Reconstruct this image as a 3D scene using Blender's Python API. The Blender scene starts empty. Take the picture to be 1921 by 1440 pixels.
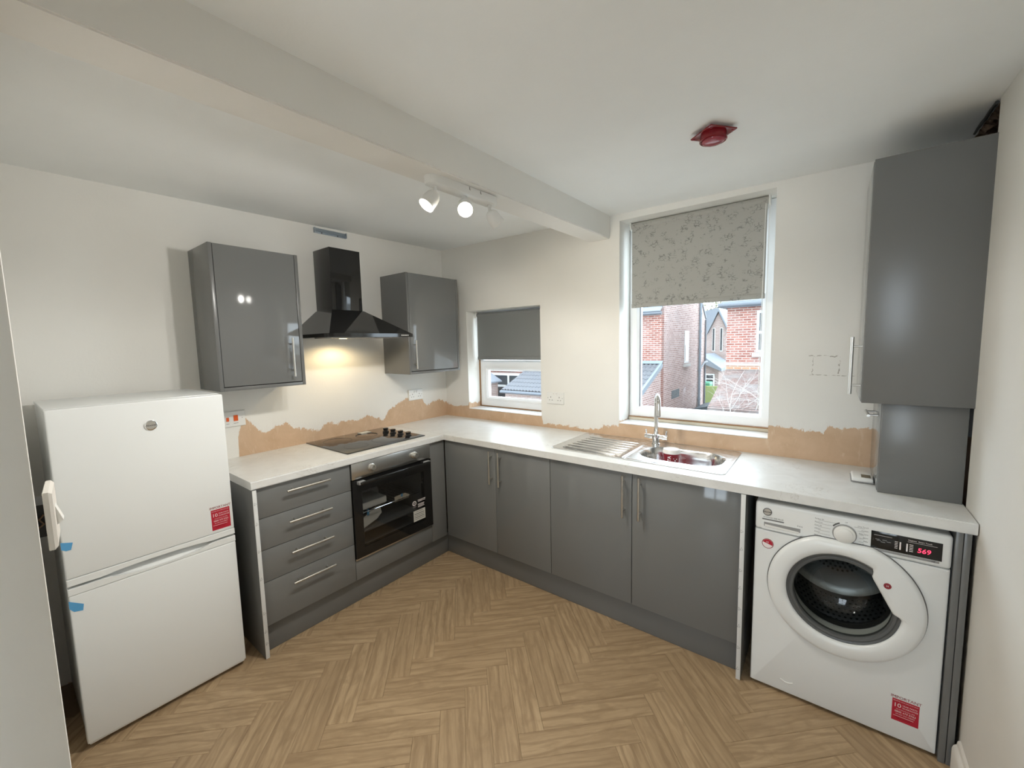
import bpy, bmesh, math, random
from mathutils import Vector, Matrix
random.seed(7)
PI = math.pi
scene = bpy.context.scene
COL = scene.collection

# ------------------------------------------------------------------ camera
cam_d = bpy.data.cameras.new('camera')
cam_d.sensor_width = 36.0
cam_d.lens = 770.9 / 1921 * 36.0
cam_d.clip_start = 0.02
cam_d.clip_end = 300
cam = bpy.data.objects.new('camera', cam_d)
cam.location = (2.7744, -2.5811, 1.5406)
cam.rotation_euler = (1.47496, 0.02272, 0.65959)
COL.objects.link(cam)
scene.camera = cam

# ------------------------------------------------------------------ world, light, exposure
SKY = 3.9
world = bpy.data.worlds.new('overcast_sky')
scene.world = world
world.use_nodes = True
wn = world.node_tree
bg = wn.nodes['Background']
bg.inputs['Color'].default_value = (0.78, 0.90, 1.0, 1)
bg.inputs['Strength'].default_value = SKY

def portal(name, loc, rot, sx, sz):
    d = bpy.data.lights.new(name, 'AREA')
    d.shape = 'RECTANGLE'
    d.size = sx
    d.size_y = sz
    d.cycles.is_portal = True
    o = bpy.data.objects.new(name, d)
    o.location = loc
    o.rotation_euler = rot
    COL.objects.link(o)
# portals only guide sampling of the sky through the window openings; they give no light of their own
portal('window_portal', (2.092, 0.27, 1.66), (-PI / 2, 0, 0), 0.86, 1.34)
portal('window_portal', (0.663, 0.27, 1.41), (-PI / 2, 0, 0), 0.78, 0.86)
portal('window_portal', (2.5, -5.78, 1.45), (PI / 2, 0, 0), 1.1, 1.7)

vs = scene.view_settings
vs.view_transform = 'Standard'
vs.look = 'None'
vs.exposure = 1.08
vs.gamma = 1.0
vs.use_curve_mapping = False
scene.cycles.diffuse_bounces = 6
scene.cycles.max_bounces = 10
scene.cycles.adaptive_threshold = .1

# ------------------------------------------------------------------ material helpers
class S:
    """a node socket with arithmetic"""
    def __init__(s, nt, sock):
        s.nt, s.k = nt, sock
    def _m(s, op, *o):
        n = s.nt.nodes.new('ShaderNodeMath')
        n.operation = op
        for i, v in enumerate((s,) + o):
            if isinstance(v, S):
                s.nt.links.new(v.k, n.inputs[i])
            else:
                n.inputs[i].default_value = v
        return S(s.nt, n.outputs[0])
    def __add__(s, o): return s._m('ADD', o)
    def __sub__(s, o): return s._m('SUBTRACT', o)
    def __mul__(s, o): return s._m('MULTIPLY', o)
    def lt(s, o): return s._m('LESS_THAN', o)
    def gt(s, o): return s._m('GREATER_THAN', o)
    def abs(s): return s._m('ABSOLUTE')
    def max(s, o): return s._m('MAXIMUM', o)
    def min(s, o): return s._m('MINIMUM', o)
    def step(s, lo, hi):
        n = s.nt.nodes.new('ShaderNodeMapRange')
        n.interpolation_type = 'SMOOTHSTEP'
        s.nt.links.new(s.k, n.inputs[0])
        n.inputs[1].default_value = lo
        n.inputs[2].default_value = hi
        return S(s.nt, n.outputs[0])
    def remap(s, a, b, c, d):
        n = s.nt.nodes.new('ShaderNodeMapRange')
        s.nt.links.new(s.k, n.inputs[0])
        for i, v in enumerate((a, b, c, d)):
            n.inputs[i + 1].default_value = v
        return S(s.nt, n.outputs[0])

class MT:
    """a principled material under construction"""
    def __init__(m, name, color=(.8, .8, .8), rough=.5, metal=0., spec=.5, **kw):
        m.mat = bpy.data.materials.new(name)
        m.mat.use_nodes = True
        m.nt = m.mat.node_tree
        m.b = m.nt.nodes['Principled BSDF']
        m.set('Base Color', (*color, 1))
        m.set('Roughness', rough)
        m.set('Metallic', metal)
        m.set('Specular IOR Level', spec)
        for k, v in kw.items():
            m.set(k.replace('_', ' '), v)
    def set(m, k, v):
        if isinstance(v, S):
            m.nt.links.new(v.k, m.b.inputs[k])
        else:
            m.b.inputs[k].default_value = v
    def node(m, t):
        return m.nt.nodes.new(t)
    def pos(m):
        g = m.node('ShaderNodeNewGeometry')
        x = m.node('ShaderNodeSeparateXYZ')
        m.nt.links.new(g.outputs['Position'], x.inputs[0])
        return S(m.nt, g.outputs['Position']), *[S(m.nt, x.outputs[i]) for i in range(3)]
    def objc(m):
        g = m.node('ShaderNodeTexCoord')
        x = m.node('ShaderNodeSeparateXYZ')
        m.nt.links.new(g.outputs['Object'], x.inputs[0])
        return S(m.nt, g.outputs['Object']), *[S(m.nt, x.outputs[i]) for i in range(3)]
    def rnd(m):
        return S(m.nt, m.node('ShaderNodeObjectInfo').outputs['Random'])
    def comb(m, x, y, z):
        n = m.node('ShaderNodeCombineXYZ')
        for i, v in enumerate((x, y, z)):
            if isinstance(v, S):
                m.nt.links.new(v.k, n.inputs[i])
            else:
                n.inputs[i].default_value = v
        return S(m.nt, n.outputs[0])
    def noise(m, vec, scale, detail=3., rough=.5, dist=0.):
        n = m.node('ShaderNodeTexNoise')
        m.nt.links.new(vec.k, n.inputs['Vector'])
        n.inputs['Scale'].default_value = scale
        n.inputs['Detail'].default_value = detail
        n.inputs['Roughness'].default_value = rough
        n.inputs['Distortion'].default_value = dist
        return S(m.nt, n.outputs[0])
    def voro(m, vec, scale, feature='DISTANCE_TO_EDGE'):
        n = m.node('ShaderNodeTexVoronoi')
        n.feature = feature
        m.nt.links.new(vec.k, n.inputs['Vector'])
        n.inputs['Scale'].default_value = scale
        return S(m.nt, n.outputs['Distance'])
    def ramp(m, f, stops, interp='LINEAR'):
        n = m.node('ShaderNodeValToRGB')
        cr = n.color_ramp
        cr.interpolation = interp
        while len(cr.elements) < len(stops):
            cr.elements.new(1.0)
        for e, (p, c) in zip(cr.elements, stops):
            e.position = p
            e.color = (*c, 1) if isinstance(c, tuple) else (c, c, c, 1)
        m.nt.links.new(f.k, n.inputs[0])
        return S(m.nt, n.outputs[0])
    def mix(m, f, a, b):
        n = m.node('ShaderNodeMix')
        n.data_type = 'RGBA'
        if isinstance(f, S):
            m.nt.links.new(f.k, n.inputs[0])
        else:
            n.inputs[0].default_value = f
        for i, v in ((6, a), (7, b)):
            if isinstance(v, S):
                m.nt.links.new(v.k, n.inputs[i])
            else:
                n.inputs[i].default_value = (*v, 1)
        return S(m.nt, n.outputs[2])
    def bump(m, h, strength=.2, dist=.002):
        n = m.node('ShaderNodeBump')
        n.inputs['Strength'].default_value = strength
        n.inputs['Distance'].default_value = dist
        m.nt.links.new(h.k, n.inputs['Height'])
        m.nt.links.new(n.outputs[0], m.b.inputs['Normal'])
    def color(m, c):
        m.set('Base Color', c)

M = {}
def simple(name, color, rough=.5, metal=0., spec=.5, **kw):
    M[name] = MT(name, color, rough, metal, spec, **kw).mat

PAINT = (.81, .80, .765)
def paint(name, col=PAINT, rough=.7):
    m = MT(name, col, rough, 0, .3)
    p, x, y, z = m.pos()
    n = m.noise(p, 2.2, 4)
    m.color(m.mix(n.remap(.3, .7, 0, 1), tuple(c * .97 for c in col), tuple(min(1, c * 1.02) for c in col)))
    m.bump(m.noise(p, 90, 3), .12, .002)
    M[name] = m.mat
    return m
paint('wall_paint')
paint('ceiling_paint', (.885, .90, .89), .75)

def patched(name, axis, pts, extra=None):
    """white paint that stops above a ragged line of bare pink plaster; pts = outline of that line in metres"""
    m = MT(name, PAINT, .7, 0, .3)
    p, x, y, z = m.pos()
    u = x if axis == 'x' else y
    lo, hi = pts[0][0], pts[-1][0]
    line = m.ramp(u.remap(lo, hi, 0, 1), [((a - lo) / (hi - lo), b / 1.2) for a, b in pts])
    line = S(m.nt, line.k) * 1.2
    jag = (m.noise(p, 26, 5, .7) - .5) * .075
    jag = jag + (m.noise(m.comb(x * 1.0, y * 1.0, z * .3), 130, 3, .7) - .5) * .04
    bare = (line + jag - z).step(-.003, .004)
    n1 = m.noise(p, 7, 4, .6, .6)
    n2 = m.noise(m.comb(x, y, z * .35), 22, 4, .6, 1.2)
    pl = m.mix(n1.remap(.3, .7, 0, 1), (.56, .385, .25), (.66, .475, .33))
    pl = m.mix(n2.step(.55, .74) * .55, pl, (.74, .60, .46))
    n = m.noise(p, 2.2, 4)
    wh = m.mix(n.remap(.3, .7, 0, 1), tuple(c * .97 for c in PAINT), tuple(min(1, c * 1.02) for c in PAINT))
    smear = (line + jag * 1.6 + .035 - z).step(-.03, .05)
    wh = m.mix(smear * .35, wh, (.74, .72, .70))
    if extra:
        wh = extra(m, wh, p, x, y, z)
    m.color(m.mix(bare, wh, pl))
    m.bump(m.noise(p, 90, 3) + n2 * .6, .14, .002)
    M[name] = m.mat

patched('wall_left_paint', 'y', [(-1.74, .0), (-1.70, .4), (-1.688, 1.02), (-1.66, 1.12), (-1.64, 1.138), (-1.597, 1.076), (-1.531, 1.021),
    (-1.481, 1.056), (-1.414, 1.071), (-1.365, 1.031), (-1.269, 1.0), (-1.195, .982), (-1.133, 1.03), (-1.075, 1.005), (-1.011, 1.015),
    (-.88, 1.009), (-.81, 1.029), (-.68, .971), (-.612, 1.054), (-.447, 1.118), (-.30, 1.11), (-.276, 1.08), (-.248, 1.034), (-.105, 1.065), (-.008, 1.03), (0, 1.03)])
def pencil(m, wh, p, x, y, z):
    w = (m.noise(p, 35, 3) - .5) * .03
    def seg(a, b, lo, hi, t=.0022):
        return ((a + w - b).abs().lt(t)) , (lo, hi)
    top = (z + w - 1.447).abs().lt(.002) * x.gt(2.68) * x.lt(2.80)
    bot = (z + w * .5 - 1.352).abs().lt(.0016) * x.gt(2.69) * x.lt(2.87)
    rgt = (x + w - 2.805).abs().lt(.002) * z.gt(1.36) * z.lt(1.445)
    lft = (x + w - 2.70).abs().lt(.0012) * z.gt(1.355) * z.lt(1.44)
    msk = top.max(bot).max(rgt).max(lft) * m.noise(p, 60, 2).step(.38, .6)
    return m.mix(msk * .75, wh, (.30, .27, .23))
patched('wall_back_paint', 'x', [(0, 1.02), (.006, 1.019), (.109, 1.001), (.279, 1.02), (.285, 1.04), (1.04, 1.04), (1.052, .935), (1.237, .944), (1.406, .933),
    (1.513, .94), (1.561, .968), (1.667, .985), (1.675, 1.06), (2.51, 1.06), (2.517, 1.072), (2.612, 1.071), (2.762, 1.057), (2.768, 1.093), (2.813, 1.092), (2.881, 1.092), (2.935, 1.1), (3.3, 1.1)], pencil)

# wood plank floor: grain along each plank's own x
m = MT('oak_plank', (.5, .35, .2), .42, 0, .4)
o, x, y, z = m.objc()
r = m.rnd()
v = m.comb(x * 1.0 + r * 37., y * 1.0 + r * 91., r * 13.)
vs_ = m.comb(x * .55 + r * 37., y * 5.5 + r * 91., r * 13.)
g1 = m.noise(vs_, 5.0, 5, .62, 1.4)
vf = m.comb(x * 1.6 + r * 57., y * 38. + r * 31., r * 7.)
g2 = m.noise(vf, 3.0, 4, .6, .3)
vk = m.comb(x * 1.0 + r * 21., y * 3.2 + r * 11., r * 5.)
wv = m.node('ShaderNodeTexWave')
wv.wave_type = 'RINGS'
wv.inputs['Scale'].default_value = 2.6
wv.inputs['Distortion'].default_value = 5.5
wv.inputs['Detail'].default_value = 3.
wv.inputs['Detail Scale'].default_value = 1.4
m.nt.links.new(vk.k, wv.inputs['Vector'])
w = S(m.nt, wv.outputs['Fac'])
base = m.ramp(g1, [(.22, (.245, .16, .086)), (.42, (.385, .27, .157)), (.58, (.475, .342, .205)), (.8, (.56, .415, .255))])
blot = m.noise(m.comb(x * 1.2 + r * 17., y * 2.6 + r * 23., r * 3.), 6.0, 4, .6, .8)
base = m.mix(blot.step(.48, .74) * .55, base, (.27, .18, .10))
base = m.mix(w.step(.72, .98) * .45, base, (.24, .155, .085))
fib = m.noise(m.comb(x * 5. + r * 51., y * 95. + r * 77., r * 9.), 4.0, 3, .65, .2)
base = m.mix(fib.step(.52, .72) * .28, base, (.22, .142, .078))
base = m.mix(g2.step(.5, .8) * .2, base, (.24, .158, .09))
base = m.mix((r * 7.31)._m('FRACT') * .32, base, (.33, .228, .132))
m.color(base)
m.bump(g2, .1, .0008)
M['oak_plank'] = m.mat
simple('subfloor', (.24, .165, .10), .8)

def glossgrey(name, col, rough):
    m = MT(name, col, rough, 0, .5)
    p, x, y, z = m.pos()
    m.bump(m.noise(p, 5, 2), .03, .004)
    M[name] = m.mat
glossgrey('gloss_grey', (.18, .185, .183), .07)
glossgrey('matt_grey', (.165, .168, .165), .26)
simple('carcass_dark', (.035, .035, .035), .6)
simple('edge_white', (.72, .73, .73), .45)
m = MT('worktop_white', (.78, .775, .76), .35, 0, .5)
p, x, y, z = m.pos()
n = m.noise(p, 9, 5, .6, 1.0)
e = (m.noise(p, 6, 4, .6, 1.5) - .5).abs().lt(.006) * m.noise(p, 3.5, 2).step(.5, .62)
c = m.mix(n.remap(.35, .7, 0, 1), (.76, .765, .755), (.695, .695, .68))
m.color(m.mix(e * .4, c, (.45, .43, .39)))
M['worktop_white'] = m.mat
simple('white_enamel', (.81, .83, .83), .28)
simple('white_plastic', (.80, .80, .78), .35)
simple('upvc', (.86, .87, .88), .25)
simple('off_white', (.74, .71, .66), .45)
simple('black_gloss', (.012, .012, .012), .06)
simple('black_matt', (.015, .015, .015), .5)
simple('black_rubber', (.03, .03, .03), .6)
simple('dark_grey_plastic', (.10, .105, .105), .35)
simple('mid_grey', (.3, .3, .3), .5)
simple('brushed_steel', (.60, .60, .59), .27, 1.0)
simple('satin_nickel', (.66, .645, .61), .28, 1.0)
simple('chrome', (.82, .83, .84), .05, 1.0)
m = MT('sink_steel', (.70, .70, .70), .2, 1.0)
o, x, y, z = m.objc()
m.set('Roughness', m.noise(m.comb(x * 3, y * 60, z * 3), 6, 2).remap(.3, .7, .15, .3))
M['sink_steel'] = m.mat
simple('galvanised', (.36, .42, .48), .35, .6)
m = MT('hob_glass', (.012, .011, .011), .04, 0, .9)
M['hob_glass'] = m.mat
simple('smoked_grey', (.05, .052, .05), .12)
simple('drum_steel', (.33, .33, .33), .3, 1.0)
simple('red_plastic', (.20, .006, .012), .18)
simple('red_lens', (.30, .03, .05), .08)
simple('red_label', (.46, .012, .035), .4)
simple('red_ink', (.26, .02, .03), .5)
simple('white_ink', (.85, .80, .80), .5)
simple('grey_ink', (.13, .13, .13), .5)
simple('black_ink', (.02, .02, .02), .5)
simple('blue_tape', (.10, .36, .66), .45)
simple('orange_switch', (.75, .12, .02), .35)
simple('cup_red', (.26, .01, .02), .45)
simple('lid_white', (.82, .80, .77), .35)
simple('brown_stain', (.30, .17, .08), .8)
simple('cardboard', (.55, .50, .40), .7)
simple('paper', (.62, .62, .58), .7)
simple('bag_plastic', (.35, .36, .36), .25)
simple('lcd', (.10, .11, .085), .2)
m = MT('red_digits', (.6, .01, .03), .4)
m.set('Emission Color', (1, .04, .10, 1))
m.set('Emission Strength', 1.2)
M['red_digits'] = m.mat
m = MT('lamp_glow', (1, 1, 1), .4)
m.set('Emission Color', (1, .92, .74, 1))
m.set('Emission Strength', 10)
M['lamp_glow'] = m.mat
m = MT('hood_lamp_glow', (1, 1, 1), .4)
m.set('Emission Color', (1, .78, .42, 1))
m.set('Emission Strength', 8)
M['hood_lamp_glow'] = m.mat

def clear(name, tint, gloss, rough=.0, ior=1.5):
    mt = bpy.data.materials.new(name)
    mt.use_nodes = True
    nt = mt.node_tree
    nt.nodes.remove(nt.nodes['Principled BSDF'])
    out = nt.nodes['Material Output']
    t = nt.nodes.new('ShaderNodeBsdfTransparent')
    t.inputs[0].default_value = (*tint, 1)
    g = nt.nodes.new('ShaderNodeBsdfGlossy')
    g.inputs['Roughness'].default_value = rough
    g.inputs['Color'].default_value = (gloss, gloss, gloss, 1)
    lw = nt.nodes.new('ShaderNodeLayerWeight')
    lw.inputs[0].default_value = .5
    pw = nt.nodes.new('ShaderNodeMath')
    pw.operation = 'POWER'
    pw.inputs[1].default_value = 5.
    nt.links.new(lw.outputs['Facing'], pw.inputs[0])
    f = nt.nodes.new('ShaderNodeMath')
    f.operation = 'MULTIPLY_ADD'
    f.inputs[1].default_value = .9
    f.inputs[2].default_value = .045
    nt.links.new(pw.outputs[0], f.inputs[0])
    mx = nt.nodes.new('ShaderNodeMixShader')
    nt.links.new(f.outputs[0], mx.inputs[0])
    nt.links.new(t.outputs[0], mx.inputs[1])
    nt.links.new(g.outputs[0], mx.inputs[2])
    nt.links.new(mx.outputs[0], out.inputs[0])
    M[name] = mt
clear('window_glass', (.97, .98, .98), .7)
clear('oven_glass', (.80, .80, .80), .9)
clear('washer_glass', (.62, .64, .62), .9, .03)

def blind(name, base, crack, transl):
    m = MT(name, base, .75, 0, .2)
    p, x, y, z = m.pos()
    if crack:
        wob = m.noise(p, 9, 3)
        v = m.comb(x * .8 + wob * .06, y, z * 1.25 + wob * .06)
        e1 = m.voro(v, 58)
        keep = m.noise(p, 22, 4, .65).step(.50, .60)
        ln = e1.lt(.075) * keep
        m.color(m.mix(ln * .7, base, tuple(c * .30 for c in base)))
    else:
        n = m.noise(m.comb(x * 1, y, z * 1), 240, 2)
        m.color(m.mix(n, tuple(c * .93 for c in base), tuple(c * 1.05 for c in base)))
    tr = m.node('ShaderNodeBsdfTranslucent')
    tr.inputs[0].default_value = (*base, 1)
    mx = m.node('ShaderNodeMixShader')
    mx.inputs[0].default_value = transl
    out = m.nt.nodes['Material Output']
    m.nt.links.new(m.b.outputs[0], mx.inputs[1])
    m.nt.links.new(tr.outputs[0], mx.inputs[2])
    m.nt.links.new(mx.outputs[0], out.inputs[0])
    M[name] = m.mat
blind('blind_crackle', (.47, .465, .435), True, .16)
blind('blind_plain', (.235, .245, .245), False, .02)
simple('blind_bar', (.27, .27, .26), .5)

# outside
def brick(name, axis, c1, c2, mortar):
    m = MT(name, c1, .9, 0, .2)
    p, x, y, z = m.pos()
    v = m.comb(x if axis == 'x' else y, z, 0.)
    b = m.node('ShaderNodeTexBrick')
    b.inputs['Color1'].default_value = (*c1, 1)
    b.inputs['Color2'].default_value = (*c2, 1)
    b.inputs['Mortar'].default_value = (*mortar, 1)
    b.inputs['Scale'].default_value = 1.0
    b.inputs['Mortar Size'].default_value = .011
    b.inputs['Mortar Smooth'].default_value = .2
    b.inputs['Bias'].default_value = -.1
    b.inputs['Brick Width'].default_value = .225
    b.inputs['Row Height'].default_value = .075
    m.nt.links.new(v.k, b.inputs['Vector'])
    c = S(m.nt, b.outputs['Color'])
    n = m.noise(p, 1.1, 4, .6)
    c = m.mix(n.step(.45, .75) * .4, c, (.26, .23, .22))
    m.color(c)
    M[name] = m.mat
brick('brick_red_front', 'x', (.15, .05, .038), (.24, .10, .078), (.29, .25, .225))
brick('brick_red_side', 'y', (.24, .14, .125), (.37, .255, .235), (.45, .42, .40))
brick('brick_orange_front', 'x', (.30, .13, .07), (.37, .19, .115), (.40, .34, .29))
brick('brick_pale_front', 'x', (.19, .125, .105), (.24, .175, .155), (.27, .25, .24))
simple('stone', (.34, .33, .31), .85)
simple('slate', (.115, .13, .15), .6)
simple('tile_grey', (.105, .108, .118), .8)
m = MT('tile_clay', (.4, .2, .15), .85)
p, x, y, z = m.pos()
b = m.node('ShaderNodeTexBrick')
for k, c in (('Color1', (.14, .085, .075, 1)), ('Color2', (.19, .14, .125, 1)), ('Mortar', (.07, .05, .045, 1))):
    b.inputs[k].default_value = c
b.inputs['Scale'].default_value = 1.
b.inputs['Mortar Size'].default_value = .006
b.inputs['Brick Width'].default_value = .17
b.inputs['Row Height'].default_value = .1
m.nt.links.new(m.comb(x, y, 0.).k, b.inputs['Vector'])
m.color(m.mix(m.noise(p, 2.5, 4).step(.4, .7) * .6, S(m.nt, b.outputs['Color']), (.17, .165, .16)))
M['tile_clay'] = m.mat
simple('lead_flashing', (.15, .185, .215), .5)
simple('pipe_grey', (.07, .08, .095), .5)
simple('yard_ground', (.36, .35, .33), .9)
simple('bin_green', (.02, .17, .085), .5)
simple('fence_green', (.17, .205, .07), .8)
simple('dark_shed', (.03, .045, .055), .6)
simple('dark_pane', (.03, .035, .04), .1)
simple('bark', (.11, .10, .08), .9)
simple('twig', (.26, .245, .23), .8)
simple('leaf', (.17, .19, .085), .8)
simple('leaf_bare', (.19, .19, .15), .8)
m = MT('old_brick_inside', (.2, .13, .09), .95)
p, x, y, z = m.pos()
n = m.noise(p, 18, 5, .7)
m.color(m.ramp(n, [(.3, (.07, .045, .03)), (.5, (.26, .17, .115)), (.7, (.42, .32, .24))]))
m.bump(n, .8, .03)
M['old_brick_inside'] = m.mat
simple('timber_rough', (.16, .10, .06), .9)

# ------------------------------------------------------------------ mesh helpers
def new():
    return bmesh.new()

def box(bm, x0, x1, y0, y1, z0, z1, bev=0., seg=2):
    r = bmesh.ops.create_cube(bm, size=1.)
    for v in r['verts']:
        v.co = Vector(((x0 + x1) / 2 + v.co.x * (x1 - x0), (y0 + y1) / 2 + v.co.y * (y1 - y0), (z0 + z1) / 2 + v.co.z * (z1 - z0)))
    if bev:
        es = list({e for v in r['verts'] for e in v.link_edges})
        bmesh.ops.bevel(bm, geom=es, offset=bev, segments=seg, profile=.5, affect='EDGES', clamp_overlap=True)
    return bm

def frame_of(d):
    d = Vector(d).normalized()
    a = Vector((0, 0, 1)) if abs(d.z) < .9 else Vector((1, 0, 0))
    u = d.cross(a).normalized()
    return d, u, d.cross(u).normalized()

def lathe(bm, prof, origin, axis, n=32, cap0=True, cap1=True, squash=1.):
    """prof = [(radius, distance along axis)]"""
    d, u, w = frame_of(axis)
    o = Vector(origin)
    rings = []
    for r, h in prof:
        rings.append([bm.verts.new(o + d * h + (u * math.cos(2 * PI * i / n) + w * math.sin(2 * PI * i / n) * squash) * r) for i in range(n)])
    for a, b in zip(rings, rings[1:]):
        for i in range(n):
            j = (i + 1) % n
            bm.faces.new((a[i], a[j], b[j], b[i]))
    if cap0:
        bm.faces.new(list(reversed(rings[0])))
    if cap1:
        bm.faces.new(rings[-1])
    return bm

def cyl(bm, p0, p1, r, r1=None, n=20):
    p0, p1 = Vector(p0), Vector(p1)
    return lathe(bm, [(r, 0), (r if r1 is None else r1, (p1 - p0).length)], p0, p1 - p0, n)

def tube(bm, pts, r, n=10):
    pts = [Vector(p) for p in pts]
    rs = r if isinstance(r, (list, tuple)) else [r] * len(pts)
    d, u, w = frame_of(pts[1] - pts[0])
    rings = []
    for k, p in enumerate(pts):
        t = (pts[min(k + 1, len(pts) - 1)] - pts[max(k - 1, 0)]).normalized()
        u = (u - t * u.dot(t)).normalized()
        w = t.cross(u)
        rings.append([bm.verts.new(p + (u * math.cos(2 * PI * i / n) + w * math.sin(2 * PI * i / n)) * rs[k]) for i in range(n)])
    for a, b in zip(rings, rings[1:]):
        for i in range(n):
            j = (i + 1) % n
            bm.faces.new((a[i], a[j], b[j], b[i]))
    bm.faces.new(list(reversed(rings[0])))
    bm.faces.new(rings[-1])
    return bm

def prism(bm, poly, plane, a, b):
    """2-D outline swept along the third axis from a to b"""
    def P(p, t):
        return {'xy': (p[0], p[1], t), 'xz': (p[0], t, p[1]), 'yz': (t, p[0], p[1])}[plane]
    A = [bm.verts.new(P(p, a)) for p in poly]
    B = [bm.verts.new(P(p, b)) for p in poly]
    n = len(poly)
    bm.faces.new(A)
    bm.faces.new(list(reversed(B)))
    for i in range(n):
        j = (i + 1) % n
        bm.faces.new((A[j], A[i], B[i], B[j]))
    return bm

def loft(bm, rings, cap0=False, cap1=False):
    R = [[bm.verts.new(p) for p in r] for r in rings]
    n = len(R[0])
    for a, b in zip(R, R[1:]):
        for i in range(n):
            j = (i + 1) % n
            bm.faces.new((a[i], a[j], b[j], b[i]))
    if cap0:
        bm.faces.new(list(reversed(R[0])))
    if cap1:
        bm.faces.new(R[-1])
    return bm

def hole_wall(bm, us, ws, holes, P, t0, t1):
    """a slab cut into cells by us / ws; holes = set of empty cells; P(u, w, t) -> point"""
    V = {}
    def vert(i, j, t):
        k = (i, j, t)
        if k not in V:
            V[k] = bm.verts.new(P(us[i], ws[j], t))
        return V[k]
    nu, nw = len(us) - 1, len(ws) - 1
    solid = lambda i, j: 0 <= i < nu and 0 <= j < nw and (i, j) not in holes
    for i in range(nu):
        for j in range(nw):
            if not solid(i, j):
                continue
            for t in (t0, t1):
                bm.faces.new((vert(i, j, t), vert(i + 1, j, t), vert(i + 1, j + 1, t), vert(i, j + 1, t)))
            for (di, dj, a, b) in ((-1, 0, (i, j), (i, j + 1)), (1, 0, (i + 1, j), (i + 1, j + 1)), (0, -1, (i, j), (i + 1, j)), (0, 1, (i, j + 1), (i + 1, j + 1))):
                if not solid(i + di, j + dj):
                    bm.faces.new((vert(*a, t0), vert(*b, t0), vert(*b, t1), vert(*a, t1)))
    return bm

WL = {}
def obj(name, bm, mat, parent=None, smooth=40, origin=None):
    bmesh.ops.recalc_face_normals(bm, faces=bm.faces)
    me = bpy.data.meshes.new(name)
    bm.to_mesh(me)
    bm.free()
    return link(name, me, mat, parent, smooth, origin)

def link(name, me, mat, parent=None, smooth=40, origin=None):
    co = [v.co for v in me.vertices]
    if origin is None:
        lo = Vector([min(c[i] for c in co) for i in range(3)])
        hi = Vector([max(c[i] for c in co) for i in range(3)])
        c = (lo + hi) / 2
        if parent is None:
            c.z = lo.z
    else:
        c = Vector(origin)
    me.transform(Matrix.Translation(-c))
    if smooth:
        me.shade_smooth()
        me.set_sharp_from_angle(angle=math.radians(smooth))
    me.materials.append(M[mat] if isinstance(mat, str) else mat)
    o = bpy.data.objects.new(name, me)
    COL.objects.link(o)
    base = Vector((0, 0, 0))
    if parent is not None:
        o.parent = parent
        base = WL[parent.name]
    o.location = c - base
    WL[o.name] = c
    return o

def tag(o, label, cat, group=None):
    o['label'] = label
    o['category'] = cat
    if group:
        o['group'] = group
    return o

def thing(name, label, cat, loc, group=None):
    o = bpy.data.objects.new(name, None)
    o.empty_display_size = .05
    COL.objects.link(o)
    o.location = loc
    WL[o.name] = Vector(loc)
    return tag(o, label, cat, group)

def struct(name, bm, mat, smooth=40):
    o = obj(name, bm, mat, None, smooth)
    o['kind'] = 'structure'
    return o

def struct_root(name, loc):
    o = bpy.data.objects.new(name, None)
    COL.objects.link(o)
    o.location = loc
    o['kind'] = 'structure'
    WL[o.name] = Vector(loc)
    return o

def bar_handle(parent, c, axis, length, out, stand=.033, r=.0058, name='handle'):
    """steel T-bar handle: bar plus two posts; c = middle of the bar's foot line on the door face"""
    a = Vector({'x': (1, 0, 0), 'y': (0, 1, 0), 'z': (0, 0, 1)}[axis])
    o = Vector(out)
    c = Vector(c)
    bm = new()
    cyl(bm, c + o * stand - a * length / 2, c + o * stand + a * length / 2, r, n=16)
    for s in (-1, 1):
        f = c + a * s * length * .34
        cyl(bm, f, f + o * stand, r * .72, n=12)
    return obj(name, bm, 'satin_nickel', parent)

def lettering(name, body, size, mat, parent, at, right, up, depth=.0003, align='CENTER', shear=0., bold=0., stretch=1.):
    cu = bpy.data.curves.new(name, 'FONT')
    cu.body = body
    cu.size = size
    cu.align_x = align
    cu.align_y = 'CENTER'
    cu.shear = shear
    cu.offset = bold
    cu.resolution_u = 3
    t = bpy.data.objects.new('text_source', cu)
    COL.objects.link(t)
    dg = bpy.context.evaluated_depsgraph_get()
    me = bpy.data.meshes.new_from_object(t.evaluated_get(dg))
    COL.objects.unlink(t)
    bpy.data.objects.remove(t)
    bpy.data.curves.remove(cu)
    me.name = name
    r, u = Vector(right).normalized(), Vector(up).normalized()
    n = r.cross(u)
    at = Vector(at)
    for v in me.vertices:
        v.co = at + r * v.co.x * stretch + u * v.co.y + n * (v.co.z + depth)
    me.materials.clear()
    return link(name, me, mat, parent, 0)

def decal(name, parent, at, right, up, w, h, mat, depth=.0006):
    """thin printed film: centre, size; sits proud of the face by depth"""
    r, u = Vector(right).normalized(), Vector(up).normalized()
    n = r.cross(u)
    at = Vector(at)
    bm = new()
    A = [bm.verts.new(at + r * a * w / 2 + u * b * h / 2) for a, b in ((-1, -1), (1, -1), (1, 1), (-1, 1))]
    B = [bm.verts.new(v.co + n * depth) for v in A]
    bm.faces.new(A)
    bm.faces.new(B)
    for i in range(4):
        bm.faces.new((A[i], A[(i + 1) % 4], B[(i + 1) % 4], B[i]))
    return obj(name, bm, mat, parent, 0)
simple('painted_frame', (.40, .40, .39), .5)

# ================================================================== THE ROOM
WX = 3.187                      # right wall
def cz(x, y):                   # the old ceiling is not quite level
    return 2.381 - .0155 * x + .0155 * y

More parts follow.
